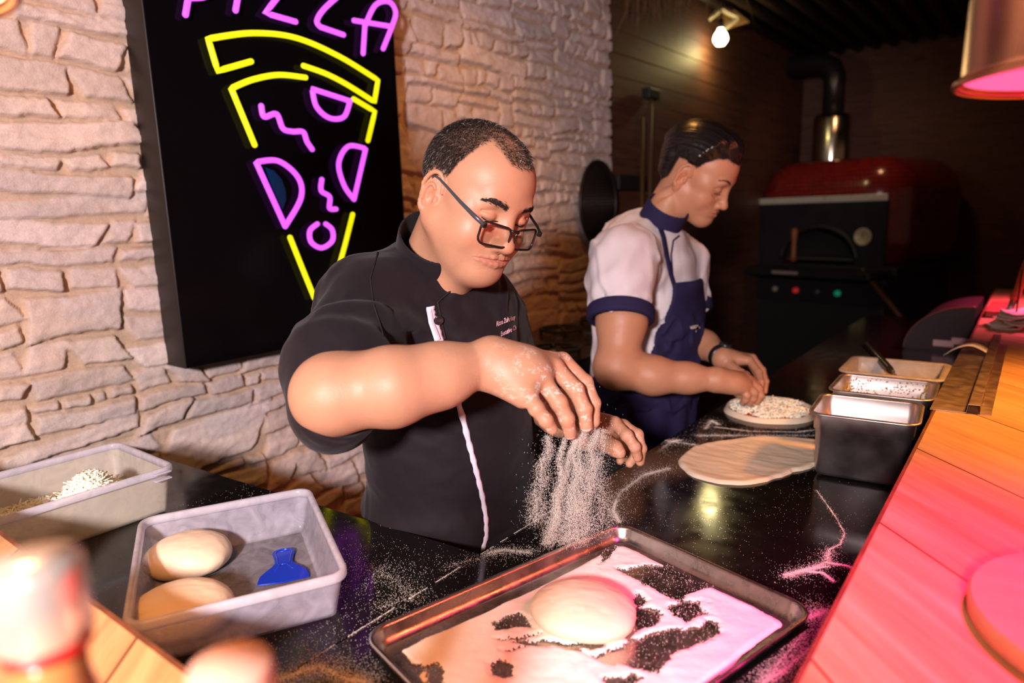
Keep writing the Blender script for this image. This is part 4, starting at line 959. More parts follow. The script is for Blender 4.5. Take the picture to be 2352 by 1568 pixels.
# ================================================================== people
from mathutils.bvhtree import BVHTree
def rot_ypr(y, p, r):
    Rz = np.array([[cos(y), -sin(y), 0], [sin(y), cos(y), 0], [0, 0, 1]]); Rx = np.array([[1, 0, 0], [0, cos(p), -sin(p)], [0, sin(p), cos(p)]]); Ry = np.array([[cos(r), 0, sin(r)], [0, 1, 0], [-sin(r), 0, cos(r)]])
    return Rz @ Rx @ Ry
skin = mat('skin', (0.6, 0.35, 0.24), 0.46, attr='Col', sss=0.12, bump=0.22, bscale=420, spec=0.42, rvar=0.06, vscale=60)
HAIRM = mat('hair', (0.02, 0.015, 0.012), 0.38, attr='Col', spec=0.5)
def head(f, fr, chub=1.0, nose=1.0, jaw=1.0):
    """adds a head to the field; local axes: x to the person's right, y forward, z up, origin between the ears"""
    f.frame(fr)
    f.ell((0, -.017, .043), (.0765, .098, .083))
    f.ell((0, .030, .050), (.065, .060, .058), .03)
    f.ell((0, .034, -.020), (.060, .059, .074), .03)
    for s in (1, -1):
        f.ell((s*.040, .050, -.030), (.030*chub, .034*chub, .034*chub), .022)
        f.cap((s*.057*chub, -.004, -.036), (s*.020, .064, -.087), .021*chub, .017*jaw, .034)
        f.ell((s*.052, .040, .012), (.020, .030, .018), .02)      # cheekbone
    f.ell((0, .070, -.088), (.023*jaw, .021, .018*jaw), .022)
    f.ell((0, .030, -.066), (.046*chub, .046, .030), .03)
    f.cap((-.034, .079, .030), (.034, .079, .030), .0115, .0115, .018)
    for s in (1, -1):
        f.ell((s*.034, .100, .013), (.020, .014, .0115), .018, op=-1)
        f.ell((s*.0330, .0705, .0105), (.0175, .0186, .0112), .0035)     # lids over the eyeball, looking down
        f.chain([(s*.0180, .0870, .0125), (s*.0330, .0895, .0185), (s*.0490, .0770, .0155)], [.0009, .0013, .0009], .0025, op=-1)   # lid fold
        f.chain([(s*.0170, .0890, .0055), (s*.0330, .0905, .0025), (s*.0490, .0780, .0060)], [.0010, .0013, .0010], .0020, op=-1)
        f.chain([(s*.0185, .0860, -.006), (s*.0320, .0850, -.0105), (s*.0480, .0745, -.0060)], [.0014, .0018, .0010], .006, op=-1)
    f.cap((0, .084, .020), (0, .1035*1, -.020), .0075*nose, .0100*nose, .014)
    f.ell((0, .1075, -.0275), (.0130*nose, .0120*nose, .0105*nose), .009)
    for s in (1, -1):
        f.ell((s*.0130*nose, .0975, -.0305), (.0078*nose, .0100, .0078*nose), .006)
        f.ell((s*.0070*nose, .1055, -.0395), (.0036, .0050, .0034), .002, op=-1)
        f.cap((s*.020, .086, -.030), (s*.034, .074, -.060), .0016, .0014, .008, op=-1)    # cheek fold
    f.ell((0, .072, -.054), (.036, .0260, .027), .02)
    R_, o_, k_ = fr
    def sy(x, z):      # how far forward the face reaches here
        yy = np.linspace(.13, .03, 201); P = o_+k_*(np.stack([np.full(201, x), yy, np.full(201, z)], 1) @ R_.T); d = f.ev(P)
        i = np.argmax(d < 0); return yy[i]
    LX = [.0370, .0300, .0200, .0100, .0040]
    up = [(-.0565, .0018, -.0014), (-.0548, .0026, -.0010), (-.0528, .0032, -.0004), (-.0508, .0036, .0004), (-.0510, .0034, .0001)]
    lo = [(-.0578, .0018, -.0014), (-.0588, .0030, -.0010), (-.0600, .0040, -.0004), (-.0608, .0045, .0002), (-.0610, .0046, .0002)]
    U = [(x, sy(x, z)+o-r*.35, z, r) for x, (z, r, o) in zip(LX, up)]; Lw = [(x, sy(x, z)+o-r*.35, z, r) for x, (z, r, o) in zip(LX, lo)]
    MX = [.0405, .0370, .0300, .0200, .0100, 0]; MZ = [-.0585, -.0572, -.0562, -.0553, -.0553, -.0545]
    for s in (1, -1):
        f.chain([(s*q[0], q[1], q[2]) for q in U], [q[3] for q in U], .003)
        f.chain([(s*q[0], q[1], q[2]) for q in Lw]+[(0, Lw[-1][1], Lw[-1][2])], [q[3] for q in Lw]+[.0060], .003)
    M_ = [(x, sy(x, z)+(.0002 if x < .036 else .0006), z) for x, z in zip(MX, MZ)]
    f.cap((0, .1005, -.041), (0, .098, -.036), .0016, .0016, .006, op=-1)
    for s in (1, -1):
        f.chain([(s*q[0], q[1], q[2]) for q in M_], [.0010, .0016, .0019, .0019, .0019, .0019], .0012, op=-1)
    f.ell((0, .0940, -.0735), (.022, .0050, .0035), .009, op=-1)
    f.ell((0, .074, -.086), (.027*jaw, .022, .018), .022)
    for s in (1, -1):   # ears
        o = np.array([s*.0795, -.010, .001])
        R = rot_ypr(s*0.45, -0.10, 0); o = np.array([s*.0800, -.012, .001])
        def L(p): return o+R @ np.array([p[0]*s*1.0, p[1]*1.12, p[2]*1.12])
        f.ell(L((-.001, -.001, -.001)), (.0042, .0165, .0300), .005, rot=R)
        pts = [L((.0030+.0022*max(0, sin(a)), .0160*cos(a)*(1.0 if sin(a) > 0 else .85), .005+.0270*sin(a)-(.004 if a > pi+.6 else 0))) for a in np.linspace(.15, pi+1.25, 17)]
        f.chain(pts, [.0034]*15+[.0045, .0055], .0018)
        f.ell(L((.0085, .0025, -.0050)), (.0095, .0090, .0130), .002, op=-1)
        f.chain([L((.0052, .006, .014)), L((.0052, -.006, .015)), L((.0052, -.0105, .006))], [.0020, .0026, .0022], .003, op=-1)
        pts = [L((.0036, .0080*cos(a)-.002, -.002+.0150*sin(a))) for a in np.linspace(.8, pi+.7, 10)]
        f.chain(pts, [.0022]*10, .0025)
        f.ell(L((.0032, .0105, -.006)), (.0034, .0038, .0062), .004)
        f.ell(L((.0010, .0015, -.0265)), (.0048, .0082, .0085), .005)
    f.frame(None)
def hairline(az, style):
    if style == 1: xs = [0, .22, .42, .62, .85, 1.10, 1.30, 1.42, 1.62, 1.95, 2.15, 2.5, 3.2]; zs = [.088, .0895, .103, .110, .098, .060, .016, -.022, .030, .030, -.006, -.028, -.042]
    else: xs = [0, .25, .5, .75, 1.0, 1.22, 1.38, 1.45, 1.62, 1.95, 2.15, 2.5, 3.2]; zs = [.084, .086, .089, .082, .062, .034, .002, -.022, .040, .036, -.030, -.052, -.056]
    return np.interp(az, xs, zs)
def hair_mask(Lp, style):
    az = np.arctan2(np.abs(Lp[:, 0]), Lp[:, 1]+0.02); return Lp[:, 2]-hairline(az, style)
def skin_colors(V, fr, base, style=1, red=1.0, stub=0.35):
    R, o, k = fr; L = (V-o) @ R/k
    c = np.tile(np.array(base), (len(V), 1))
    inh = np.linalg.norm(L, axis=1) < 0.17
    def blend(w, col): nonlocal c; w = np.clip(w, 0, 1)[:, None]; c = c*(1-w)+np.array(col)*w
    g = lambda p, s: np.exp(-(((L-np.array(p))/np.array(s))**2).sum(1))*inh
    for s in (1, -1): blend(0.30*g((s*.045, .075, -.030), (.022, .03, .020)), np.array(base)*[1.12, .78, .70])
    blend(0.30*g((0, .11, -.028), (.016, .02, .014)), np.array(base)*[1.1, .75, .68])
    for s in (1, -1):
        blend(0.35*g((s*.085, -.01, 0), (.012, .03, .035)), np.array(base)*[1.1, .72, .62])
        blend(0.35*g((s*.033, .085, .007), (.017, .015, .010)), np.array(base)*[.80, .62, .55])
    lip = inh*(L[:, 1] > .073)*sstep(.039, .031, np.abs(L[:, 0]))*sstep(.0088, .0066, np.abs(L[:, 2]+.0560)/(1-np.minimum(.6, (L[:, 0]/.039)**2*.6)))
    blend(0.55*lip, (0.40, 0.130, 0.100))
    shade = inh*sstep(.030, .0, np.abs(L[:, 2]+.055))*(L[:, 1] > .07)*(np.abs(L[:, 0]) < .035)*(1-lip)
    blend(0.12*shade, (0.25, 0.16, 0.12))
    hm = hair_mask(L, style)+0.004*fbm(L[:, 0]*120, L[:, 1]*120, L[:, 2]*120, 4, 3)
    top = 0.55 if style == 1 else 1.0
    w = inh*sstep(-.003, .010, hm)*~((np.abs(L[:, 0]) > .0735) & (L[:, 2] < .042) & (L[:, 1] > -.036) & (L[:, 1] < .020))
    if style == 1: thin = 1-0.62*np.exp(-((L[:, 0]/.05)**2+((L[:, 1]-.03)/.06)**2))*(L[:, 2] > .08)
    else: thin = 1.0
    blend(w*0.88*thin, (0.030, 0.021, 0.018))
    c *= (1+0.07*fbm(V[:, 0]*60, V[:, 1]*60, V[:, 2]*60, 2, 3))[:, None]
    return c
def flecks(c, V, centre, rad, seed, amt=0.6):
    """dry flour clinging to a hand"""
    n = fbm((V[:, 0])*90, V[:, 1]*90, V[:, 2]*90, seed, 4)+0.5*vnoise(V[:, 0]*500, V[:, 1]*500, V[:, 2]*500, seed+1)
    w = sstep(0.22, 0.55, n)*np.exp(-((np.linalg.norm(V-np.array(centre), axis=1)/rad)**2))*amt
    return c*(1-w[:, None])+np.array([.86, .78, .70])*w[:, None]

def strands(name, V, N, F, fr, style, parent, n, seed, Lr=(0.005, 0.009), col=(0.020, 0.014, 0.011), grey=0.06, wid=0.00028):
    R, o, k = fr; rs = np.random.RandomState(seed)
    Lp = (V-o) @ R/k; inh = (np.linalg.norm(Lp, axis=1) < .16); hm = hair_mask(Lp, style)
    cen = Lp[F].mean(1); fh = hm[F].mean(1); ok = inh[F[:, 0]] & (fh > .0) & (cen[:, 2] > -.062) & ~((np.abs(cen[:, 0]) > .040) & (cen[:, 2] < -.015)) & ~((np.abs(cen[:, 0]) > .074) & (cen[:, 2] < .040) & (cen[:, 1] > -.034))
    dens = sstep(-.001, .008, fh)
    if style == 1: dens = dens*(1-0.78*np.exp(-((cen[:, 0]/.045)**2+((cen[:, 1]-.030)/.05)**2))*(cen[:, 2] > .08))
    idx = np.where(ok)[0]; p = dens[idx]; p = p/p.sum(); pick = idx[rs.choice(len(idx), n, p=p)]
    uv = rs.rand(n, 2)
    P = V[F[pick, 0]]*((1-uv[:, :1])*(1-uv[:, 1:]))+V[F[pick, 1]]*(uv[:, :1]*(1-uv[:, 1:]))+V[F[pick, 2]]*(uv[:, :1]*uv[:, 1:])+V[F[pick, 3]]*((1-uv[:, :1])*uv[:, 1:])
    Nn = N[F[pick, 0]]; Lq = cen[pick]
    # combing: forwards and down on the top and the sides
    comb = np.stack([np.sign(Lq[:, 0])*0.25, np.where(Lq[:, 2] > .07, 0.55, 0.35)+0*Lq[:, 0], np.where(Lq[:, 2] > .085, -.1, -.9)], 1)
    comb = comb+rs.normal(0, .35, comb.shape); comb = comb @ R.T
    comb = comb-Nn*(comb*Nn).sum(1)[:, None]; comb /= np.linalg.norm(comb, axis=1)[:, None]
    L = (Lr[0]+(Lr[1]-Lr[0])*rs.rand(n))*np.clip(0.45+sstep(0, .03, Lq[:, 2]-.0)*0.6, .4, 1); L = L[:, None]
    d1 = Nn*0.75+comb*0.65; d2 = Nn*0.30+comb*0.95
    side = np.cross(d1, Nn+0.01); side /= (np.linalg.norm(side, axis=1)[:, None]+1e-9)
    ang = rs.rand(n)[:, None]*pi; side = side*np.cos(ang)+np.cross(side, d1/np.linalg.norm(d1, axis=1)[:, None])*np.sin(ang)
    a = P-Nn*0.0006; b = P+d1*L*0.5; c = b+d2*L*0.6; w = wid*(0.7+0.6*rs.rand(n)[:, None])
    VV = np.stack([a-side*w, a+side*w, b-side*w*.9, b+side*w*.9, c], 1).reshape(-1, 3)
    base = np.arange(n)[:, None]*5; T = np.concatenate([base+[0, 1, 3], base+[0, 3, 2], base+[2, 3, 4]]).astype(np.int32)
    cc = np.tile(np.array(col), (n, 1))*(0.6+0.8*rs.rand(n, 1)); gg = rs.rand(n) < grey; cc[gg] = np.array([.35, .31, .28])
    return obj(name, VV, T, HAIRM, parent, colattr=np.repeat(cc, 5, 0))
def ribbon_on(bvh, pxs, width, name, material, parent, lift=0.0015, n=6, thick=0.0012, label=None, wob=0.0):
    pts = []
    for i in range(len(pxs)-1):
        for k in range(n): t = k/n; pts.append((pxs[i][0]*(1-t)+pxs[i+1][0]*t, pxs[i][1]*(1-t)+pxs[i+1][1]*t))
    pts.append(pxs[-1]); C = Vector((0, 0, CAMZ)); rows = []
    Ln = len(pts)
    for i, (x, y) in enumerate(pts):
        a, b = pts[max(i-1, 0)], pts[min(i+1, Ln-1)]; tx, ty = b[0]-a[0], b[1]-a[1]; l = math.hypot(tx, ty); nx, ny = -ty/l, tx/l
        w = width[0]+(width[1]-width[0])*i/(Ln-1) if isinstance(width, tuple) else width
        w = w*(1+wob*sin(i*1.9))
        row = []
        for s in (-1, -.33, .33, 1):
            d = (A(x+nx*w*s, y+ny*w*s, 1)-C).normalized(); h = bvh.ray_cast(C, d)
            row.append(None if h[0] is None else (h[0]+h[1]*lift*(1 if abs(s) < 1 else .4)))
        if None not in row: rows.append(row)
    V = [p for r in rows for p in r]; F = []
    for i in range(len(rows)-1):
        for k in range(3): F.append((i*4+k, i*4+k+1, i*4+k+5, i*4+k+4))
    o = obj(name, V, F, material, parent, label=label); m = o.modifiers.new('t', 'SOLIDIFY'); m.thickness = thick; m.offset = 0
    return o
def text_on(bvh, s, p0, p1, h, name, material, parent, lift=0.0012, slant=(0.0, -1.0), label=None, flat=False):
    cu = bpy.data.curves.new(name, 'FONT'); cu.body = s; cu.size = 1; cu.resolution_u = 3; cu.offset = 0.015; cu.shear = 0.3
    to = bpy.data.objects.new(name, cu); COL.objects.link(to); dg = bpy.context.evaluated_depsgraph_get(); me = to.evaluated_get(dg).to_mesh()
    vs = [v.co.copy() for v in me.vertices]; fs = [tuple(p.vertices) for p in me.polygons]; to.to_mesh_clear(); bpy.data.objects.remove(to)
    w = max(v.x for v in vs); C = Vector((0, 0, CAMZ)); V = []; bad = set()
    if flat:
        xm, ym = (p0[0]+p1[0])/2, (p0[1]+p1[1])/2; H0 = bvh.ray_cast(C, (A(xm, ym, 1)-C).normalized())
        if H0[0] is None: return None
        pn = -(A(xm, ym, 1)-C).normalized()*9+sum((bvh.ray_cast(C, (A(xm+dx, ym+dy, 1)-C).normalized())[1] or H0[1] for dx in (-8, 0, 8) for dy in (-6, 6)), Vector())
        pn = pn.normalized(); po = H0[0]+pn*(lift+.002)
    for i, v in enumerate(vs):
        x = p0[0]+(p1[0]-p0[0])*v.x/w+slant[0]*h*v.y; y = p0[1]+(p1[1]-p0[1])*v.x/w+slant[1]*h*v.y
        d = (A(x, y, 1)-C).normalized()
        if flat: V.append(C+d*((po-C).dot(pn)/d.dot(pn))); continue
        hh = bvh.ray_cast(C, d)
        if hh[0] is None: bad.add(i); V.append(Vector((0, 0, 0)))
        else: V.append(hh[0]+hh[1]*lift)
    fs = [f for f in fs if not any(i in bad for i in f)]
    return obj(name, V, fs, material, parent, smooth=False, label=label)
def finger(f, pts, r0, r1, k=0.004):
    """pts: knuckle, middle joint, last joint, tip"""
    P = [np.array(p, float) for p in pts]; n = len(P); r = [r0+(r1-r0)*i/(n-1) for i in range(n)]
    f.chain(P, r, k)
    for i in range(1, n-1): f.ell(P[i], (r[i]*1.02,)*3, 0.003)
def nail(o_list, tip, prev, toward, r): o_list.append((np.array(tip), np.array(prev), np.array(toward), r))
def nails(parent, lst):
    m = mat('nail', (0.72, 0.46, 0.38), 0.25, spec=0.5)
    for tip, prev, up, r in lst:
        d = tip-prev; d /= np.linalg.norm(d); u = up-d*(up @ d); u /= np.linalg.norm(u); s = np.cross(d, u)
        V = []; F = []; nx, ny = 6, 6
        for i in range(nx+1):
            for j in range(ny+1):
                a = (j/ny-.5)*1.9; t = i/nx; w = 1-0.35*(2*t-1)**4
                V.append(tuple(tip-d*r*0.9+d*(t*1.45*r)+u*cos(a*w)*r*1.03*(1-0.10*t*t)+s*sin(a*w)*r*0.98))
        for i in range(nx):
            for j in range(ny): q = i*(ny+1)+j; F.append((q, q+1, q+ny+2, q+ny+1))
        obj('nail', V, F, m, parent)
Ax = lambda x, y, d: np.array(A(x, y, d))

# ------------------------------------------------------------------ cook in black
def cook_black():
    H = (rot_ypr(-1.772, -.437, -.167), np.array([-.756, .869, 1.44]), 1.0)
    f = Field(); head(f, H, chub=1.10, nose=1.08, jaw=1.08)
    hl = lambda p: H[1]+H[0] @ np.array(p)
    N0 = Ax(985, 640, 1.23)
    f.cap(hl((0, -.030, -.035)), N0, .057, .059, .035)
    f.cap(hl((0, .025, -.075)), Ax(1030, 640, 1.17), .036, .040, .04)      # throat and double chin
    f.cap(np.array([-.87, .83, 1.27]), np.array([-.86, .94, 1.27]), .055, .055, .03); f.cap(np.array([-.865, .885, 1.24]), np.array([-.87, .89, 1.02]), .06, .05, .03)
    # right arm
    SR = Ax(850, 700, 1.14); EL = Ax(766, 904, .915); WR = Ax(1118, 829, .965)
    f.chain([np.array([-.87, .80, 1.27]), SR, EL], [.06, .056, .047], .03)
    m1 = Ax(900, 888, .915)
    f.chain([EL, m1, Ax(1010, 862, .94), WR], [.046, .0505, .0420, .0290], .025)
    f.ell(Ax(760, 908, .905), (.045, .046, .046), .03)
    # right hand, palm down, pinching
    K = [Ax(1292, 828, 1.015), Ax(1275, 846, .985), Ax(1245, 872, .958), Ax(1208, 896, .938)]
    for kk, r in zip(K, (.0125, .0135, .0135, .0125)): f.cap(Ax(1135, 832, .968), kk, .0255, r, .022)
    f.ell(Ax(1200, 845, .965), (.034, .030, .028), .025)
    f.cap(Ax(1130, 858, .965), Ax(1200, 912, .935), .022, .015, .02)
    finger(f, [K[0], Ax(1344, 878, 1.020), Ax(1363, 925, 1.015), Ax(1364, 968, 1.005)], .0128, .0092)
    finger(f, [K[1], Ax(1322, 895, .985), Ax(1342, 940, .982), Ax(1346, 978, .985)], .0135, .0096)
    finger(f, [K[2], Ax(1284, 925, .950), Ax(1302, 962, .952), Ax(1309, 994, .962)], .0130, .0092)
    finger(f, [K[3], Ax(1232, 938, .925), Ax(1254, 965, .925), Ax(1268, 985, .932)], .0118, .0080)
    f.chain([Ax(1165, 865, .995), Ax(1225, 915, 1.02), Ax(1275, 955, 1.025), Ax(1312, 985, 1.015)], [.020, .0150, .0120, .0098], .010)
    # left arm, behind the falling flour
    SL = Ax(1120, 735, 1.36); EL2 = Ax(1205, 905, 1.36); WL = Ax(1352, 990, 1.19)
    f.chain([np.array([-.86, .95, 1.26]), SL, EL2], [.055, .048, .042], .03)
    f.chain([EL2, Ax(1290, 950, 1.27), WL], [.044, .040, .027], .02)
    KL = [Ax(1412, 972, 1.155), Ax(1432, 978, 1.175), Ax(1440, 990, 1.20), Ax(1436, 1004, 1.22)]
    for kk in KL: f.cap(WL, kk, .024, .0115, .018)
    f.ell(Ax(1385, 985, 1.175), (.026, .024, .02), .02)
    finger(f, [KL[0], Ax(1440, 1000, 1.125), Ax(1458, 1026, 1.125), Ax(1464, 1050, 1.135)], .0108, .0078)
    finger(f, [KL[1], Ax(1464, 998, 1.155), Ax(1473, 1030, 1.155), Ax(1470, 1060, 1.165)], .0108, .0078)
    finger(f, [KL[2], Ax(1462, 1018, 1.19), Ax(1458, 1048, 1.185), Ax(1446, 1064, 1.18)], .0105, .0076)
    finger(f, [KL[3], Ax(1440, 1030, 1.21), Ax(1432, 1050, 1.20), Ax(1424, 1058, 1.19)], .0095, .0070)
    f.chain([Ax(1368, 1000, 1.165), Ax(1392, 1018, 1.13), Ax(1412, 1030, 1.115), Ax(1424, 1040, 1.108)], [.016, .0125, .0115, .0092], .010)
    V, F = f.mesh(0.0014); V = relax(V, F, 1, 0.35)
    N = vnormals(V, F)
    base = (0.46, 0.232, 0.140)
    c = skin_colors(V, H, base, 1)
    hc = Ax(1290, 910, .97); c = flecks(c, V, hc, .085, 3, .65); c = flecks(c, V, Ax(1370, 1000, 1.16), .07, 5, .5)
    # knuckles redder
    body = obj('person', V, F, skin, colattr=np.clip(c, 0, 1), label='man in black chef jacket and glasses bending over the tray, letting flour fall', cat='person')
    # eyebrows, lashes
    def brow(s):
        rs = np.random.RandomState(3 if s > 0 else 4); VV = []; TT = []
        bv = BVHTree.FromPolygons([tuple(v) for v in V[::1]], F.tolist()) if False else None
        for i in range(380):
            t = rs.rand(); x = s*(.014+.036*t); z = .0285+.0065*sin(pi*min(1, t*1.1)*.75)-.004*max(0, t-.6)+rs.normal(0, .0022)*(1-.6*t); y = .0925-.020*t**1.8
            p = hl((x, y, z)); d = H[0] @ np.array([s*(.8+.2*t), -.25, .55-.9*t]); d /= np.linalg.norm(d); L = .0075; w = H[0] @ np.array([0, .2, .0005*2]); w = w/np.linalg.norm(w)*.0
            u = np.cross(d, H[0] @ np.array([0, 1, 0])); u /= np.linalg.norm(u); b = len(VV); VV += [p-u*.00024, p+u*.00024, p+d*L+H[0] @ np.array([0, .0010, 0])]; TT.append((b, b+1, b+2))
        VV = np.array(VV)
        # settle on the skin
        return VV, np.array(TT, np.int32)
    bvh_h = BVHTree.FromPolygons([tuple(v) for v in V], F.tolist())
    def settle(VV, TT, lift):
        o = []
        for p in VV:
            h = bvh_h.find_nearest(Vector(p)); o.append(h[0]+h[1]*lift)
        return np.array([tuple(q) for q in o]), TT
    for s in (1, -1):
        VV, TT = settle(*brow(s), .0009); obj('eyebrow', VV, TT, mat('brow_hair', (.02, .014, .012), .9, spec=.1), body, colattr=np.tile([.02, .014, .012], (len(VV), 1)))
        pts = [hl((s*(.0195+.028*t), .0905-.0115*t-.0008, .0062-.0030*sin(pi*t))) for t in np.linspace(0, 1, 12)]
        pts = [Vector(bvh_h.find_nearest(Vector(p))[0])+Vector(H[0] @ np.array([0, .0006, -.0002])) for p in pts]
        MB().tube(pts, [.0003]+[.0011]*10+[.0003], 6).build('eyelashes', mat('lash', (.012, .008, .007), .5), body)
    strands('hair', V, N, F, H, 1, body, 26000, 5, (.006, .011), col=(.028, .020, .016), grey=.07, wid=.00026)
    # glasses
    G = obj('glasses', [], [], mat('black_acetate', (.008, .007, .008), .22, coat=.3), body) if False else None
    gm = mat('black_acetate', (.008, .007, .008), .22, coat=.3); gx = mat('grey_temple', (.07, .075, .10), .3, metal=.4)
    def gp(x, y, z): return Vector(hl((x, y, z)))
    tilt = .10
    def lens_pts(s, k=1.0, dy=0):
        o = []
        for (a, b) in rrect(.0515*k, .0315*k, .010*k, 8):
            x = s*.0325+a*s; z = -.0105+b+ (.0015 if b > 0 else -.0005)*(a/.025); o.append(gp(x, .1125-.0010*(abs(x)/.03)**2*3.0+tilt*(z+.009)*-1+dy, z))
        return o
    fr_o = MB()
    for s in (1, -1): fr_o.tube(lens_pts(s, 1.05), .0019, 8, closed=True)
    fr_o.tube([gp(.0085, .1125, .0005), gp(.004, .1140, .0025), gp(-.004, .1140, .0025), gp(-.0085, .1125, .0005)], .0022, 8)
    for s in (1, -1): fr_o.box(gp(s*.0605, .1070, .0025), (.007, .005, .008), M=Matrix(H[0].tolist()).to_4x4(), bev=.001)
    GL = fr_o.build('eyeglasses', gm, body, label='black-rimmed rectangular glasses low on the nose')
    lm = bpy.data.materials.new('lens'); lm.use_nodes = True; nt = lm.node_tree; Nn, Lk = nt.nodes, nt.links
    t_ = Nn.new('ShaderNodeBsdfTransparent'); t_.inputs[0].default_value = (.93, .92, .90, 1); g_ = Nn.new('ShaderNodeBsdfGlossy'); g_.inputs['Roughness'].default_value = .03; mx = Nn.new('ShaderNodeMixShader'); mx.inputs[0].default_value = .06; Lk.new(t_.outputs[0], mx.inputs[1]); Lk.new(g_.outputs[0], mx.inputs[2]); Lk.new(mx.outputs[0], [x for x in Nn if x.type == 'OUTPUT_MATERIAL'][0].inputs[0])
    for s in (1, -1):
        a = lens_pts(s, 1.0, .0004); b = lens_pts(s, 1.0, -.0010); n = len(a); cF = [tuple(range(n)), tuple(n+k for k in range(n-1, -1, -1))]+[(k, n+k, n+(k+1) % n, (k+1) % n) for k in range(n)]
        obj('lens', a+b, cF, lm, GL, smooth=False)
        MB().tube([gp(s*.0630, .1075, .0030), gp(s*.0700, .088, .008), gp(s*.0765, .055, .0155), gp(s*.0815, .020, .0240), gp(s*.0850, .000, .0290), gp(s*.0845, -.014, .0285), gp(s*.0800, -.027, .0120)], [.0030, .0034, .0030, .0022, .0020, .0019, .0019], 8, flat=.5).build('temple', gm if s < 0 else gx, GL)
    # nails of the left hand
    ln = []; toc = lambda p: np.array([0, 0, CAMZ])-np.array(p)
    t0 = Ax(1424, 1040, 1.108); nail(ln, t0, Ax(1412, 1030, 1.115), toc(t0)+np.array([.2, .1, .2]), .0090)
    t0 = Ax(1309, 994, .962); nail(ln, t0, Ax(1302, 962, .952), toc(t0), .0088)
    t0 = Ax(1346, 978, .985); nail(ln, t0, Ax(1342, 940, .982), toc(t0), .0094)
    nails(body, ln)
    # ---------------- jacket
    j = Field(); RB = rot_ypr(-.13, 0, 0)      # x forward, y to the person's left
    def B(x, y, z): return np.array([-.870, .898, 0])+RB @ np.array([x, y, 0])+np.array([0, 0, z])
    j.ell(B(-.005, 0, 1.215), (.120, .155, .150), 0, rot=RB)
    j.ell(B(.012, 0, 1.03), (.150, .170, .200), .08, rot=RB)
    j.ell(B(.005, 0, .84), (.150, .175, .16), .08, rot=RB)
    j.cap(B(0, -.01, 1.30), Ax(990, 640, 1.22), .07, .070, .06)
    j.chain([B(-.015, -.02, 1.275), SR+np.array([0, 0, .0]), Ax(778, 840, .985), Ax(766, 932, .935)], [.082, .072, .066, .0625], .055)
    j.chain([B(-.01, .03, 1.27), SL, Ax(1178, 850, 1.365)], [.075, .064, .056], .05)
    j.cap(Ax(1178, 850, 1.365), Ax(1205, 905, 1.355), .056, .056, .01)
    # sleeve openings
    j.cap(Ax(790, 905, .925), Ax(870, 930, .80), .0540, .085, .008, op=-1)
    j.cap(Ax(766, 908, .925), Ax(790, 905, .92), .0505, .053, .004, op=-1)
    j.cap(Ax(1205, 895, 1.355), Ax(1240, 960, 1.32), .048, .056, .004, op=-1)
    # hem
    j.fn(lambda P: (.755-P[:, 2]), (-.85, .9, .70), .35, 0, 0)
    # neck opening
    CA = Ax(990, 640, 1.225); CB = Ax(1012, 545, 1.155); ax = (CB-CA)/np.linalg.norm(CB-CA)
    j.cap(CA+ax*.01, CB+ax*.05, .0675, .0675, .004, op=-1)
    def folds(P):
        q = (P-B(0, 0, 1.1)) @ RB; x, y, z = q[:, 0], q[:, 1], q[:, 2]
        w = .0060*fbm(x*7+z*3, y*7, z*4, 3, 3)
        rd = fbm(x*4+y*9, y*5-z*5, z*11+x*3, 41, 3); w += .0060*(np.abs(rd)-.25)
        s = np.array(SR); d = Ax(762, 900, .925)-s; L = np.linalg.norm(d); d = d/L; t = ((P-s) @ d); rr = np.linalg.norm(P-s-t[:, None]*d, axis=1)
        sl = np.exp(-((t-.12)/.13)**2)*np.exp(-(rr/.13)**4)
        w += .0080*sl*np.sin((t+.35*(P[:, 0]+P[:, 1]))*70+5*fbm(P[:, 0]*6, P[:, 1]*6, P[:, 2]*6, 8, 2))*(fbm(P[:, 0]*9, P[:, 1]*9, P[:, 2]*5, 12, 2)+.3)
        w += .0030*np.exp(-((z+.24)/.12)**2)*np.sin(z*60+y*18+4*fbm(x*6, y*6, z*6, 9, 2))
        # diagonal drag lines from the armpit to the chest
        w += .0050*np.exp(-(((y+.10)/.10)**2+((z-.06)/.11)**2))*np.sin((z*1.2+y*.9)*85+3*fbm(x*6, y*6, z*6, 19, 2))
        w += .0016*fbm(P[:, 0]*26, P[:, 1]*26, P[:, 2]*18, 15, 3)
        cr = fbm(P[:, 0]*10+P[:, 2]*6, P[:, 1]*10-P[:, 2]*4, P[:, 2]*5, 71, 3); w += .0045*(1-np.minimum(np.abs(cr)/.14, 1))*sstep(-.3, .4, fbm(P[:, 0]*4, P[:, 1]*4, P[:, 2]*4, 72, 2))*-1
        return w*1.25
    j.fn(folds, (-.85, .8, 1.1), 2, 0, 2)
    JV, JF = j.mesh(0.0042); JV = relax(JV, JF, 1, .4)
    cloth = mat('black_twill', (0.0090, 0.0055, 0.0080), 0.75, sheen=.06, bump=.25, bscale=700, spec=.25)
    white = mat('white_piping', (0.62, 0.56, 0.66), 0.7, bump=.2, bscale=300)
    jk = obj('jacket', JV, JF, cloth, body, label='black chef jacket with rolled short sleeves')
    col = Field(); col.cap(CA-ax*.015, CB-ax*.008, .0735, .0715, 0); col.cap(CA-ax*.08, CB+ax*.08, .0685, .0670, .0015, op=-1)
    col.fn(lambda P: -((P-(CA-ax*.022)) @ ax), CA, .2, 0, 0); col.fn(lambda P: ((P-(CB+ax*.004)) @ ax)-.5*((P-CB) @ np.cross(ax, Fv))*0, CB, .2, .003, 0)
    CV, CF = col.mesh(0.0022); obj('collar', CV, CF, cloth, jk)
    bj = BVHTree.FromPolygons([tuple(v) for v in JV], JF.tolist())
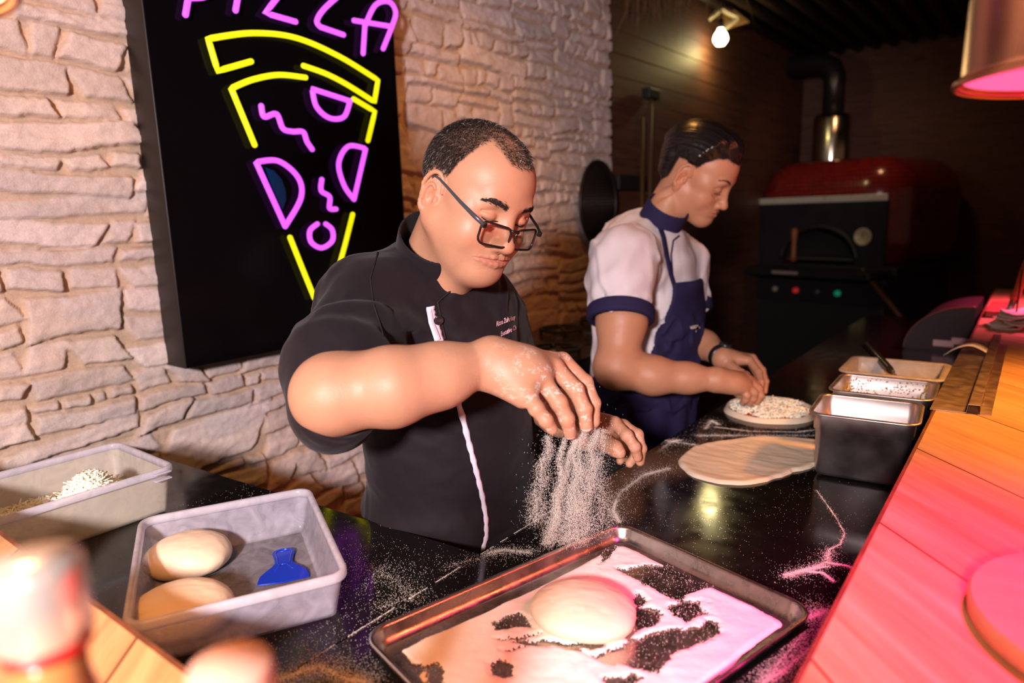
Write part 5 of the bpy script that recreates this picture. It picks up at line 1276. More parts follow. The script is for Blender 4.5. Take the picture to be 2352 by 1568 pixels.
    ribbon_on(bj, [(988, 703), (992, 725), (1003, 752), (1011, 782), (1030, 840), (1048, 910), (1068, 980), (1083, 1040), (1096, 1090), (1108, 1140), (1116, 1190), (1117, 1230), (1108, 1264)], (9, 4.5), 'front_piping', white, jk, label='pale piping down the front', wob=.18, lift=.0025)
    ribbon_on(bj, [(985, 707), (990, 740), (1006, 783)], (7, 8), 'turned_flap', white, jk, label='pale turned-back flap edge', lift=.004)
    # overlapping front panel edge, seam lines
    seam = mat('seam_thread', (0.010, 0.006, 0.008), .8)
    ribbon_on(bj, [(1062, 650), (1030, 672), (1004, 695), (1012, 725), (1022, 780)], 1.6, 'panel_edge', seam, jk, lift=.0022)
    ribbon_on(bj, [(905, 535), (868, 580), (850, 640), (858, 700), (880, 770)], 1.2, 'shoulder_seam', seam, jk, lift=.0012)
    C = Vector((0, 0, CAMZ)); h = bj.ray_cast(C, (A(1007, 733, 1)-C).normalized())
    if h[0]:
        Mq = h[1].to_track_quat('Z', 'Y').to_matrix().to_4x4()
        MB().lathe([(0, 0.0), (.0075, 0), (.0085, .0015), (.0080, .0032), (.0060, .0026), (0, .0024)], c=h[0]+h[1]*.003, n=24, M=Mq).build('button', mat('button', (.012, .010, .012), .25, coat=.5), jk)
    th = mat('pink_thread', (.72, .46, .50), .6)
    text_on(bj, 'Rizna Zuhrlasy', (1138, 750), (1182, 733), 15, 'embroidery', th, jk, lift=.0022, slant=(-.12, -1), label='pink embroidered name line')
    text_on(bj, 'Executive Ch', (1148, 773), (1184, 757), 15, 'embroidery', th, jk, lift=.0022, slant=(-.12, -1), label='pink embroidered title line')
    # trousers and shoes, mostly behind the counters
    tr = Field(); tr.ell(B(0, 0, .80), (.140, .160, .13), 0, rot=RB)
    for s in (-1, 1):
        tr.chain([B(0, s*.085, .80), B(.02, s*.10, .45), B(0, s*.10, .09)], [.095, .070, .060], .03)
    tr.fn(lambda P: .045-P[:, 2], (-.86, .9, .05), .4, 0, 0)
    TV, TF = tr.mesh(0.010); obj('trousers', TV, TF, mat('black_trousers', (.012, .010, .012), .85), body)
    for s in (-1, 1):
        sh = Field(); sh.ell(B(.05, s*.10, .035), (.135, .048, .036), 0, rot=RB); sh.ell(B(-.02, s*.10, .055), (.06, .042, .045), .03, rot=RB); sh.fn(lambda P: .004-P[:, 2], B(0, 0, 0), .4, 0, 0)
        SV, SF = sh.mesh(0.006); obj('shoe', SV, SF, mat('black_leather', (.01, .01, .01), .4), body)
cook_black()
# ------------------------------------------------------------------ cook in white
def cook_white():
    H = (rot_ypr(-1.514, -.58, .072), np.array([-.797, 1.878, 1.507]), 1.0)
    f = Field(); head(f, H, chub=.93, nose=1.0, jaw=1.0)
    hl = lambda p: H[1]+H[0] @ np.array(p)
    NB = Ax(1500, 530, 1.95)
    f.cap(hl((0, -.035, -.030)), NB, .053, .054, .035)
    f.cap(np.array([-.93, 1.74, 1.32]), np.array([-.93, 1.87, 1.31]), .045, .045, .03); f.cap(np.array([-.93, 1.82, 1.30]), np.array([-.93, 1.82, 1.05]), .055, .05, .03)
    SR = Ax(1432, 600, 1.80); EL = Ax(1418, 842, 1.72); WR = Ax(1648, 872, 1.70)
    f.chain([np.array([-.92, 1.72, 1.33]), SR, Ax(1428, 735, 1.74), EL], [.06, .058, .060, .050], .03)
    f.ell(Ax(1412, 845, 1.72), (.050, .048, .046), .03)
    f.chain([EL, Ax(1500, 862, 1.715), Ax(1580, 868, 1.71), WR], [.050, .0465, .036, .0270], .025)
    K = [Ax(1712, 862, 1.735), Ax(1717, 872, 1.715), Ax(1715, 884, 1.70), Ax(1706, 894, 1.695)]
    for kk, r in zip(K, (.0115, .012, .012, .0115)): f.cap(WR, kk, .023, r, .018)
    f.ell(Ax(1685, 880, 1.70), (.030, .028, .022), .02)
    finger(f, [K[0], Ax(1738, 885, 1.745), Ax(1745, 902, 1.745), Ax(1742, 918, 1.745)], .0112, .0082)
    finger(f, [K[1], Ax(1742, 893, 1.72), Ax(1746, 908, 1.722), Ax(1738, 922, 1.73)], .0115, .0084)
    finger(f, [K[2], Ax(1732, 902, 1.70), Ax(1730, 915, 1.705), Ax(1722, 926, 1.715)], .0110, .0080)
    finger(f, [K[3], Ax(1715, 908, 1.69), Ax(1712, 918, 1.695), Ax(1705, 925, 1.705)], .0100, .0074)
    f.chain([Ax(1668, 880, 1.735), Ax(1695, 900, 1.755), Ax(1718, 915, 1.755)], [.014, .0115, .0088], .008)
    # left arm
    SL = Ax(1560, 610, 2.10); EL2 = Ax(1570, 760, 2.08); WL = Ax(1660, 822, 1.885)
    f.chain([np.array([-.93, 1.87, 1.28]), SL, EL2], [.045, .048, .046], .03)
    f.chain([EL2, Ax(1618, 792, 1.97), WL], [.045, .040, .0275], .02)
    KL = [Ax(1722, 828, 1.86), Ax(1728, 822, 1.885), Ax(1728, 826, 1.91), Ax(1722, 832, 1.93)]
    for kk in KL: f.cap(WL, kk, .022, .0115, .016)
    finger(f, [KL[0], Ax(1742, 855, 1.825), Ax(1748, 878, 1.80), Ax(1746, 900, 1.785)], .0112, .0082)
    finger(f, [KL[1], Ax(1750, 850, 1.86), Ax(1758, 876, 1.84), Ax(1756, 898, 1.825)], .0112, .0082)
    finger(f, [KL[2], Ax(1748, 858, 1.89), Ax(1752, 882, 1.87), Ax(1750, 900, 1.86)], .0105, .0080)
    finger(f, [KL[3], Ax(1740, 862, 1.91), Ax(1742, 882, 1.90), Ax(1738, 896, 1.89)], .0095, .0074)
    f.chain([Ax(1676, 838, 1.86), Ax(1702, 858, 1.82), Ax(1722, 880, 1.79)], [.015, .0120, .0092], .008)
    V, F = f.mesh(0.0019); V = relax(V, F, 1, .35); N = vnormals(V, F)
    c = skin_colors(V, H, (0.44, 0.205, 0.115), 2)
    body = obj('person', V, F, skin, colattr=np.clip(c, 0, 1), label='man with slicked-back hair in white shirt and navy apron, topping a pizza', cat='person')
    bv = BVHTree.FromPolygons([tuple(v) for v in V], F.tolist())
    # hair: swept back volume grown from the scalp
    R, o, k = H; L = (V-o) @ R/k; hm = hair_mask(L, 2); inh = np.linalg.norm(L, axis=1) < .16
    ear = (np.abs(L[:, 0]) > .0745) & (L[:, 2] < .038) & (L[:, 1] > -.036)
    hm = hm+.003*fbm(L[:, 0]*90, L[:, 1]*90, L[:, 2]*90, 5, 3)
    keep = inh & (hm > 0) & ~ear
    fk = keep[F].all(1); Fh = F[fk]; u, inv = np.unique(Fh, return_inverse=True); Fh = inv.reshape(-1, 4)
    Lh = L[u]; Nh = N[u]; hh = hm[u]
    top = sstep(.035, .075, Lh[:, 2]-.15*np.minimum(Lh[:, 1], 0)); back = sstep(-.02, -.08, Lh[:, 1])
    th = .0010+sstep(0, .030, hh)*(.0015+.0205*np.maximum(top, back*.70))
    th += .006*np.exp(-((Lh[:, 1]-.05)/.03)**2)*top*sstep(.006, .03, hh)
    ang = np.arctan2(Lh[:, 0], Lh[:, 2]+.02); flow = Lh[:, 1]
    # strands run backwards and turn down behind the ears
    cc_ = np.where(top > .3, ang*1.0, ang+.0)+ .35*np.minimum(flow, 0)*np.sign(ang)*4
    st = vnoise(cc_*42, flow*5, 0, 3)*.6+vnoise(cc_*90, flow*8, 0, 4)*.4
    VH = V[u]+Nh*(th*(1+.10*st)+.0008*st*sstep(.003, .012, th))[:, None]+(R @ np.array([0, -.25, 0]))[None]*(th*.7)[:, None]
    VH = relax(VH, Fh, 4, .5)
    VH = VH+Nh*(.0007*vnoise(cc_*110, flow*9, 0, 6)*sstep(.003, .012, th))[:, None]
    obj('hair', VH, Fh.astype(np.int32), mat('slick_hair', (.008, .0065, .0065), .30, spec=.6, bump=.25, bscale=60, stretch=(1, 1, 1)), body)
    strands('sideburns', V, N, F, H, 2, body, 16000, 8, (.004, .009), grey=.0, wid=.00035)
    for s in (1, -1):
        rs = np.random.RandomState(7+s); VV = []; TT = []
        for i in range(200):
            t = rs.rand(); p = hl((s*(.014+.036*t), .0925-.020*t**1.8, .0345+.0065*sin(pi*min(1, t*1.1)*.75)-.004*max(0, t-.6)+rs.normal(0, .0018)*(1-.6*t)))
            h = bv.find_nearest(Vector(p)); p = np.array(h[0]+h[1]*.0008); d = H[0] @ np.array([s*(.8+.2*t), -.25, .55-.9*t]); d /= np.linalg.norm(d); uu = np.cross(d, H[0] @ np.array([0, 1, 0])); uu /= np.linalg.norm(uu); b = len(VV); VV += [p-uu*.0004, p+uu*.0004, p+d*.006]; TT.append((b, b+1, b+2))
        obj('eyebrow', np.array(VV), np.array(TT, np.int32), mat('brow_hair', (.02, .014, .012), .9, spec=.1), body, colattr=np.tile([.015, .010, .009], (len(VV), 1)))
        pts = [hl((s*(.0195+.028*t), .091-.0115*t, .0004-.001)) for t in np.linspace(0, 1, 12)]
        pts = [Vector(bv.find_nearest(Vector(p))[0])+Vector(H[0] @ np.array([0, .0008, -.0002])) for p in pts]
        MB().tube(pts, [.0004]+[.0010]*10+[.0004], 6).build('eyelashes', mat('lash', (.012, .008, .007), .5), body)
    # ---------------- shirt
    BY = -.06; RB = rot_ypr(BY, 0, 0)
    def B(x, y, z): return np.array([-.935, 1.815, 0])+RB @ np.array([x, y, 0])+np.array([0, 0, z])
    def torso(j, g=0.0):
        j.ell(B(.010, 0, 1.240), (.132+g, .165+g, .150+g), 0, rot=RB)
        j.ell(B(.012, 0, 1.07), (.146+g, .160+g, .20+g), .08, rot=RB)
        j.ell(B(.005, 0, .90), (.136+g, .160+g, .15+g), .08, rot=RB)
        j.cap(B(-.01, -.01, 1.33), Ax(1492, 545, 1.97), .075+g, .068+g, .06)
    j = Field(); torso(j)
    j.chain([B(-.02, -.03, 1.315), SR, Ax(1425, 660, 1.76), Ax(1425, 722, 1.735)], [.082, .080, .073, .060], .05)
    j.chain([B(-.02, .03, 1.315), SL, Ax(1575, 690, 2.08)], [.08, .072, .066], .05)
    j.cap(Ax(1426, 718, 1.74), Ax(1424, 790, 1.70), .0660, .082, .004, op=-1)
    j.cap(Ax(1572, 700, 2.08), Ax(1580, 770, 2.05), .058, .062, .004, op=-1)
    CA = Ax(1488, 560, 1.98); CB = Ax(1535, 475, 1.90); ax = (CB-CA)/np.linalg.norm(CB-CA)
    j.cap(CA+ax*.01, CB+ax*.05, .059, .059, .004, op=-1)
    j.fn(lambda P: (.84-P[:, 2]), B(0, 0, .75), .3, 0, 0)
    def folds(P):
        q = (P-B(0, 0, 1.1)) @ RB; x, y, z = q[:, 0], q[:, 1], q[:, 2]
        w = .006*fbm(x*7+z*2, y*7, z*4, 33, 3)
        rd = fbm(x*5+y*7, y*4, z*7+x*5, 44, 3); w += .0055*(np.abs(rd)-.25)
        w += .0035*np.exp(-((z-.0)/.16)**2)*np.sin((x*1.5+z*.35)*75+4*fbm(x*5, y*5, z*5, 34, 2))*(x > -.2)
        w += .0022*np.sin((P[:, 0]*.8-P[:, 2]*.5)*95+5*fbm(P[:, 0]*6, P[:, 1]*6, P[:, 2]*6, 36, 2))
        cr = fbm(P[:, 0]*9+P[:, 2]*5, P[:, 1]*9-P[:, 2]*4, P[:, 2]*4, 73, 3); w += -.0055*(1-np.minimum(np.abs(cr)/.15, 1))
        return w*1.2+.0012*fbm(P[:, 0]*24, P[:, 1]*24, P[:, 2]*18, 35, 3)
    j.fn(folds, (-.9, 1.8, 1.1), 2, 0, 2)
    JV, JF = j.mesh(.0050); JV = relax(JV, JF, 1, .4)
    wh = mat('white_shirt', (.60, .545, .565), .8, bump=.2, bscale=400, spec=.2); nv = mat('navy_cloth', (.018, .014, .050), .8, bump=.25, bscale=500, spec=.2)
    shirt = obj('shirt', JV, JF, wh, body, label='white short-sleeved cook shirt with navy collar and cuffs')
    bj = BVHTree.FromPolygons([tuple(v) for v in JV], JF.tolist())
    col = Field(); col.cap(CA-ax*.05, CB+ax*.02, .0690, .0600, 0); col.cap(CA-ax*.09, CB+ax*.09, .0630, .0540, .0015, op=-1)
    col.fn(lambda P: -((P-(CA-ax*.042)) @ ax), CA, .2, 0, 0); col.fn(lambda P: ((P-(CB+ax*.006)) @ ax), CB, .2, .003, 0)
    CV, CF = col.mesh(.0028); obj('collar', CV, CF, nv, shirt, label='navy stand collar')
    # rolled cuffs
    for (a, b, r, rr) in ((Ax(1426, 705, 1.742), Ax(1425, 738, 1.730), .0800, .0680), (Ax(1575, 685, 2.08), Ax(1577, 715, 2.075), .0720, .0600)):
        d = (b-a)/np.linalg.norm(b-a); cu = Field(); cu.cap(a, b, r+.006, r+.006, 0); cu.cap(a-d*.1, b+d*.1, rr, rr, .006, op=-1)
        cu.fn(lambda P, a=a, d=d: -((P-a) @ d), a, .2, .010, 0); cu.fn(lambda P, b=b, d=d: ((P-b) @ d), b, .2, .010, 0)
        q1, q2 = cu.mesh(.003); obj('cuff', q1, q2, nv, shirt, label='navy rolled cuff')
    ribbon_on(bj, [(1560, 541), (1546, 552), (1541, 585), (1545, 640), (1550, 690)], 1.7, 'navy_piping', nv, shirt, lift=.002)
    # ---------------- apron
    ap = Field(); torso(ap, .017); ap.cap(B(-.01, -.01, 1.33), Ax(1492, 545, 1.97), .01, .01, .0)
    ap2 = Field(); ap2.p = ap.p[:3]; 
    ap2.fn(folds, (-.9, 1.8, 1.1), 2, 0, 2)
    sum0 = Field(); torso(sum0, .017); sum0.p = sum0.p[:3]
    ap2.fn(lambda P: -(sum0.ev(P)+folds(P)+.0110), (-.9, 1.8, 1.1), 2, 0, 0)
    # bib cut: front only, slanting from the armpit to the waist
    def bib(P):
        q = (P-B(0, 0, 0)) @ RB; x, y, z = q[:, 0], np.abs(q[:, 1]), P[:, 2]
        return np.maximum(z-1.225, np.where(z > .98, np.maximum((.06-x)-(1.225-z)*.36, y-(.075+(1.225-z)*.36)), -.03-(x+.02)-(.98-z)*.5))
    ap2.fn(bib, (-.9, 1.8, 1.1), 2, 0, 0)
    AV, AF = ap2.mesh(.0035); apron = obj('apron', AV, AF, nv, body, label='navy bib apron')
    low = Field(); low.ell(B(.002, 0, .86), (.150, .172, .13), 0, rot=RB); low.chain([B(0, 0, .86), B(.01, 0, .50)], [.150, .155], .05); low.fn(lambda P: .42-P[:, 2], B(0, 0, .4), .5, 0, 0); low.fn(lambda P: P[:, 2]-.935, B(0, 0, .9), .5, .01, 0)
    low.fn(lambda P: .004*np.sin(np.arctan2(P[:, 1]-1.815, P[:, 0]+.935)*13+P[:, 2]*3)+.004*fbm(P[:, 0]*8, P[:, 1]*8, P[:, 2]*4, 5, 3), (-.9, 1.8, .7), 2, 0, 2)
    q1, q2 = low.mesh(.006); obj('apron_skirt', q1, q2, nv, apron)
    ba = BVHTree.FromPolygons([tuple(v) for v in AV], AF.tolist())
    ribbon_on(bj, [(1492, 462), (1508, 500), (1523, 545), (1531, 590), (1540, 630), (1549, 660), (1551, 692)], (5.5, 4.5), 'neck_strap', nv, apron, lift=.004, thick=.002)
    ribbon_on(bj, [(1550, 655), (1566, 664), (1575, 682), (1578, 705)], 3.2, 'strap_loop', nv, apron, lift=.004, thick=.002)
    text_on(ba, 'MINGO', (1576, 758), (1600, 753), 10, 'apron_lettering', mat('pale_thread', (.66, .50, .44), .6), apron, label='small pale lettering', flat=True)
    C = Vector((0, 0, CAMZ))
    for (x, y, r) in ((1598, 760, .0035), (1602, 748, .0030), (1606, 752, .0025)):
        h = ba.ray_cast(C, (A(x, y, 1)-C).normalized())
        if h[0]: MB().lathe([(0, 0), (r, .0002), (r*.8, .0008), (0, .001)], c=h[0]+h[1]*.0008, n=8, M=h[1].to_track_quat('Z', 'Y').to_matrix().to_4x4(), sx=.6).build('leaf_emblem', mat('pale_thread', (.66, .50, .44), .6), apron)
    # wrist watch
    d = (WL-Ax(1618, 792, 1.97)); d /= np.linalg.norm(d); w0 = WL-d*.012; u = np.cross(d, [0, 0, 1.]); u /= np.linalg.norm(u); v = np.cross(u, d)
    bk = mat('watch_black', (.010, .009, .010), .35)
    V_, F_ = loft([[tuple(w0+d*t+(u*cos(a)+v*sin(a))*(.0295+e)) for a in np.linspace(0, 2*pi, 40, endpoint=False)] for t, e in ((-.009, .0005), (-.010, .003), (.010, .003), (.009, .0005))], closed_end=False)
    wt = obj('wrist_watch', V_, F_, bk, body, label='black wrist watch'); 
    up = v*.9+u*-.3; up /= np.linalg.norm(up)
    MB().lathe([(0, 0), (.018, 0), (.0185, .004), (.0175, .0085), (.015, .0095), (0, .0090)], c=Vector(w0+up*.030), n=28, M=Vector(up).to_track_quat('Z', 'Y').to_matrix().to_4x4()).build('watch_case', mat('watch_case', (.05, .05, .055), .25, metal=.6), wt)
    tr = Field()
    for s in (-1, 1): tr.chain([B(0, s*.08, .80), B(.01, s*.09, .45), B(0, s*.09, .09)], [.09, .068, .058], .03)
    tr.fn(lambda P: .045-P[:, 2], B(0, 0, 0), .4, 0, 0)
    TV, TF = tr.mesh(.010); obj('trousers', TV, TF, mat('black_trousers', (.012, .010, .012), .85), body)
    for s in (-1, 1):
        sh = Field(); sh.ell(B(.05, s*.09, .035), (.135, .048, .036), 0, rot=RB); sh.ell(B(-.02, s*.09, .055), (.06, .042, .045), .03, rot=RB); sh.fn(lambda P: .004-P[:, 2], B(0, 0, 0), .4, 0, 0)
        SV, SF = sh.mesh(.006); obj('shoe', SV, SF, mat('black_leather', (.01, .01, .01), .4), body)
cook_white()
# ================================================================== the back of the kitchen
blackm = mat('matt_black', (.010, .009, .009), .55); blacks = mat('satin_black', (.012, .011, .012), .32, spec=.5)
def mosaic():
    m = mat('red_mosaic', (.20, .015, .012), .22, spec=.6, coat=.3); nt = m.node_tree; N, Lk = nt.nodes, nt.links; b = N['Principled BSDF']
    tc = N.new('ShaderNodeTexCoord'); sx = N.new('ShaderNodeSeparateXYZ'); Lk.new(tc.outputs['Object'], sx.inputs[0])
    ad = N.new('ShaderNodeMath'); ad.operation = 'ADD'; Lk.new(sx.outputs[0], ad.inputs[0]); Lk.new(sx.outputs[1], ad.inputs[1])
    cb = N.new('ShaderNodeCombineXYZ'); Lk.new(ad.outputs[0], cb.inputs[0]); Lk.new(sx.outputs[2], cb.inputs[1])
    br = N.new('ShaderNodeTexBrick'); br.offset = 0.0; br.inputs['Scale'].default_value = 1.0; br.inputs['Brick Width'].default_value = .030; br.inputs['Row Height'].default_value = .030; br.inputs['Mortar Size'].default_value = .0022
    br.inputs['Color1'].default_value = (.22, .014, .012, 1); br.inputs['Color2'].default_value = (.15, .010, .010, 1); br.inputs['Mortar'].default_value = (.02, .008, .008, 1)
    Lk.new(cb.outputs[0], br.inputs['Vector']); Lk.new(br.outputs['Color'], b.inputs['Base Color'])
    bp = N.new('ShaderNodeBump'); bp.inputs['Distance'].default_value = .004; bp.inputs['Strength'].default_value = .6; bp.invert = True; Lk.new(br.outputs['Fac'], bp.inputs['Height']); Lk.new(bp.outputs[0], b.inputs['Normal']); return m
def oven():
    FC = onplane(1872, 550, Y=5.3); th = radians(-15)
    T = empty('pizza_oven', (FC.x, FC.y, 0), 'big domed pizza oven clad in dark red mosaic with a black front', 'oven', rotz=th)
    rm = mosaic(); hw, dp = .57, 1.16
    f = Field(); f.box((0, dp/2+.02, 1.33), (hw, dp/2, .42), .27); f.fn(lambda P: 1.0-P[:, 2], (0, .5, 1.0), 1.2, 0, 0)
    f.box((-.02, -.28, 1.22), (.52, .32, .225), .01, op=-1); f.box((.02, .2, 1.12), (.31, .30, .17), .10, op=-1)
    V, F = f.mesh(.016, B=12); obj('mosaic_dome', V, F, rm, T)
    MB().box((0, dp/2+.02, .965), (2*hw+.01, dp+.01, .068), bev=.01).build('base_band', blackm, T, smooth=False)
    # black front plate with an arched mouth
    o = []
    for a in np.linspace(0, pi, 24): o.append((.02+.27*cos(a), 1.035+.22*sin(a)))
    V = []; F = []; L = [(-.53, 1.0), (.49, 1.0), (.49, 1.44), (-.53, 1.44)]
    bm = bmesh.new(); ys = .035
    outer = [bm.verts.new((x, ys, z)) for x, z in [(-.53, 1.0), (-.25, 1.0), (-.25, 1.035)]+[(x, z) for x, z in reversed(o)][0:]+[(.29, 1.035), (.29, 1.0), (.49, 1.0), (.49, 1.44), (-.53, 1.44)]]
    bmesh.ops.remove_doubles(bm, verts=bm.verts, dist=1e-5); vs = list(bm.verts); fc = bm.faces.new(vs); r = bmesh.ops.extrude_face_region(bm, geom=[fc])
    for v in r['geom']:
        if isinstance(v, bmesh.types.BMVert): v.co.y -= .025
    bmesh.ops.triangulate(bm, faces=[q for q in bm.faces if len(q.verts) > 4]); bm.verts.index_update()
    obj('front_plate', [v.co.copy() for v in bm.verts], [[v.index for v in q.verts] for q in bm.faces], mat('dark_steel_front', (.022, .020, .026), .38, metal=.3, rvar=.1, vscale=6), T, smooth=False); bm.free()
    MB().tube([(.02+.285*cos(a), .002, 1.035+.235*sin(a)) for a in np.linspace(0, pi, 28)], .018, 8).build('arch_rim', blackm, T)
    q = [(.02+.285*cos(a), y, 1.03+.235*sin(a)) for y in (.03, .44) for a in np.linspace(0, pi, 20)]; obj('fire_chamber', q, [(k, k+1, 20+k+1, 20+k) for k in range(19)]+[tuple(range(20, 40))], mat('soot_black', (.012, .010, .009), .9), T)
    MB().prism([(-.24, .05), (.28, .05), (.28, .42), (-.24, .42)], (1.03, 1.04)).build('oven_floor', mat('fire_brick', (.06, .045, .035), .9), T, smooth=False)
    MB().box((-.02, .004, 1.462), (1.02, .02, .045), bev=.003).build('steel_strip', mat('bright_steel', (.85, .82, .74), .35, metal=.6, rvar=.08, vscale=9), T, smooth=False)
    g = MB().lathe([(0, 0), (.058, 0), (.060, .012), (.054, .018), (.050, .012), (0, .011)], c=(.345, .002, 1.20), n=32, M=Matrix.Rotation(radians(90), 4, 'X')).build('temperature_gauge', mat('gauge_face', (.42, .36, .22), .4), T)
    MB().box((.345, -.011, 1.212), (.004, .003, .035)).build('needle', blackm, g, smooth=False)
    MB().lathe([(0, 0), (.022, .0), (.018, .04), (.018, .14), (.024, .20), (.020, .235), (0, .24)], c=(-.145, -.03, 1.02), n=16).build('door_handle', mat('wood_handle', (.22, .07, .02), .5), T)
    MB().box((-.02, -.13, .955), (1.12, .32, .05), bev=.01).build('front_shelf', blacks, T, smooth=False)
    MB().box((-.02, .56, .46), (1.02, 1.02, .92), bev=.01).build('stand', blackm, T, smooth=False)
    MB().box((-.02, .03, .80), (1.04, .05, .16), bev=.004).build('control_panel', blacks, T, smooth=False)
    MB().box((-.05, -.296, .958), (.20, .004, .020)).build('name_plate', mat('plate_grey', (.22, .18, .15), .5), T, smooth=False)
    for x, c, e in ((-.30, (.30, .26, .18), 0), (-.13, (.5, .02, .02), .35), (.04, (.05, .05, .05), 0), (.19, (.01, .35, .18), .22)):
        MB().lathe([(0, 0), (.022, 0), (.020, .022), (0, .024)], c=(x, .004, .80), n=20, M=Matrix.Rotation(radians(90), 4, 'X')).build('control_knob' if e == 0 else 'indicator_light', mat('knob_%d' % (c[0]*100+c[1]*10), c, .4, emis=c if e else None, estr=e), T)
    MB().box((-.19, .30, 1.715), (.20, .03, .06), M=Matrix.Rotation(radians(0), 4, 'X')).build('top_plate', blackm, T, smooth=False)
    # flue
    fp = onplane(1908, 360, Y=5.95); lx, ly = (fp-Vector((FC.x, FC.y, 0))).x, (fp-Vector((FC.x, FC.y, 0))).y; c, s = cos(-th), sin(-th); fx, fy = lx*c-ly*s, lx*s+ly*c
    MB().lathe([(.02, 0), (.135, 0), (.138, .02), (.138, .38), (.125, .41), (.08, .42), (.02, .42)], c=(fx, fy, 1.70), n=40).build('flue_collar', mat('flue_steel', (.55, .50, .40), .22, metal=1, rvar=.08, vscale=7), T)
    MB().tube([(fx, fy, 2.1), (fx, fy, 2.40), (fx-.03, fy, 2.47), (fx-.12, fy, 2.52), (fx-.9, fy-.1, 2.54)], .080, 20).build('flue_pipe', blacks, T)
oven()
# peels and brushes by the wall
def hang():
    wd = mat('pale_pole', (.09, .045, .018), .5)
    a = onplane(1495, 216, X=-1.755); T = empty('oven_brush', (a.x, a.y, a.z-.5), 'long oven brush with a black head and thin pole on the brown wall', 'brush')
    local(MB().box((a.x, a.y, a.z), (.05, .075*1.6, .055), bev=.008).build('brush_head', blackm, T, smooth=False), T)
    b = onplane(1492, 440, X=-1.745); local(MB().tube([(a.x, a.y, a.z-.02), (b.x, b.y, .35)], .011, 10).build('pole', wd, T), T)
    a = onplane(1475, 270, X=-1.745); T = empty('pizza_peel', (a.x, a.y, .3), 'brass-coloured peel pole standing just left of the oven brush', 'peel')
    local(MB().tube([(a.x, a.y, a.z), (a.x, a.y+.01, .35)], .010, 10).build('pole', mat('brass_pole', (.16, .085, .02), .5, metal=.6), T), T)
    local(MB().box((a.x, a.y+.01, .25), (.012, .22, .26), bev=.005).build('blade', steel, T, smooth=False), T)
    a, b = onplane(1418, 418, X=-1.76), onplane(1482, 418, X=-1.76)
    MB().box(((a.x)-.008, (a.y+b.y)/2, a.z), (.040, b.y-a.y, .075), bev=.006).build('tool_rack', blackm, label='black tool rack bracket screwed to the brown wall behind the round screen', cat='rack', smooth=False)
    # round screen
    c = onplane(1375, 466, X=-1.715); T = empty('round_screen', (c.x, c.y, c.z-.2), 'dark round mesh screen hanging on the edge of the stone wall', 'screen')
    M = Matrix.Rotation(radians(90), 4, 'Y') @ Matrix.Identity(4)
    local(MB().tube([(c.x, c.y+.165*cos(t), c.z+.195*sin(t)) for t in np.linspace(0, 2*pi, 48, endpoint=False)], .008, 8, closed=True).build('rim', mat('dark_wire', (.03, .022, .018), .4, metal=.6), T), T)
    m = MB()
    for k in range(-12, 13):
        u = k/12.5; h = math.sqrt(1-u*u)
        m.tube([(c.x, c.y+.165*u, c.z-.195*h), (c.x, c.y+.165*u, c.z+.195*h)], .0022, 5); m.tube([(c.x+.003, c.y-.165*h, c.z+.195*u), (c.x+.003, c.y+.165*h, c.z+.195*u)], .0022, 5)
    local(m.build('mesh', mat('dark_wire', (.03, .022, .018), .4, metal=.6), T), T)
    local(MB().lathe([(0, 0), (.16, 0), (.16, .004), (0, .004)], c=(c.x-.012, c.y, c.z), n=48, M=Matrix.Rotation(radians(90), 4, 'Y'), sx=1.18, sy=1.0).build('backing_disc', mat('soot_steel', (.028, .020, .016), .6, metal=.3), T), T)
    # leaning peel handle in front of the oven
    a, b = A(1990, 632, 4.65), A(2088, 752, 4.55); d = (b-a).normalized()
    T = empty('pizza_peel', ((a+b)/2), 'long wooden peel handle slanting down beside the oven stand', 'peel')
    kk = (b.z-.15)/(-d.z)
    local(MB().tube([a-d*.05, b+d*(kk-.12)], .016, 10).build('handle', mat('dark_pole', (.12, .05, .02), .5), T), T)
    local(MB().box(b+d*kk, (.24, .012, .26), M=d.to_track_quat('Z', 'Y').to_matrix().to_4x4(), bev=.004).build('blade', mat('dull_aluminium', (.10, .09, .09), .5, metal=.8), T, smooth=False), T)
hang()
# low range behind the cook in black
def stove():
    T = empty('gas_range', (-1.47, 2.28, 0), 'low black gas range against the stone wall between the two cooks', 'stove')
    local(MB().box((-1.475, 2.30, .455), (.46, 1.10, .91), bev=.008).build('body', blackm, T, smooth=False), T)
    local(MB().box((-1.475, 2.30, .917), (.47, 1.12, .014), bev=.003).build('hob_plate', mat('greasy_steel', (.12, .10, .09), .28, metal=.9, rvar=.1, vscale=12), T, smooth=False), T)
    for i, (x, y) in enumerate([(-1.36, 1.98), (-1.58, 1.98), (-1.36, 2.34), (-1.58, 2.34), (-1.36, 2.66), (-1.58, 2.66)]):
        g = MB()
        for k in range(4): a = k*pi/2+pi/4; g.box((x+.055*cos(a), y+.055*sin(a), .948), (.075, .010, .010), rotz=a, bev=.002)
        g.tube([(x+.085*cos(t), y+.085*sin(t), .946) for t in np.linspace(0, 2*pi, 28, endpoint=False)], .006, 6, closed=True)
        for k in range(4): a = k*pi/2+pi/4; g.tube([(x+.085*cos(a), y+.085*sin(a), .924), (x+.085*cos(a), y+.085*sin(a), .948)], .006, 6)
        local(g.build('pan_grate', blackm, T), T)
        local(MB().lathe([(0, 0), (.032, 0), (.034, .010), (.022, .016), (0, .017)], c=(x, y, .924), n=24).build('burner', mat('burner_alloy', (.55, .52, .50), .3, metal=.9), T), T)
stove()
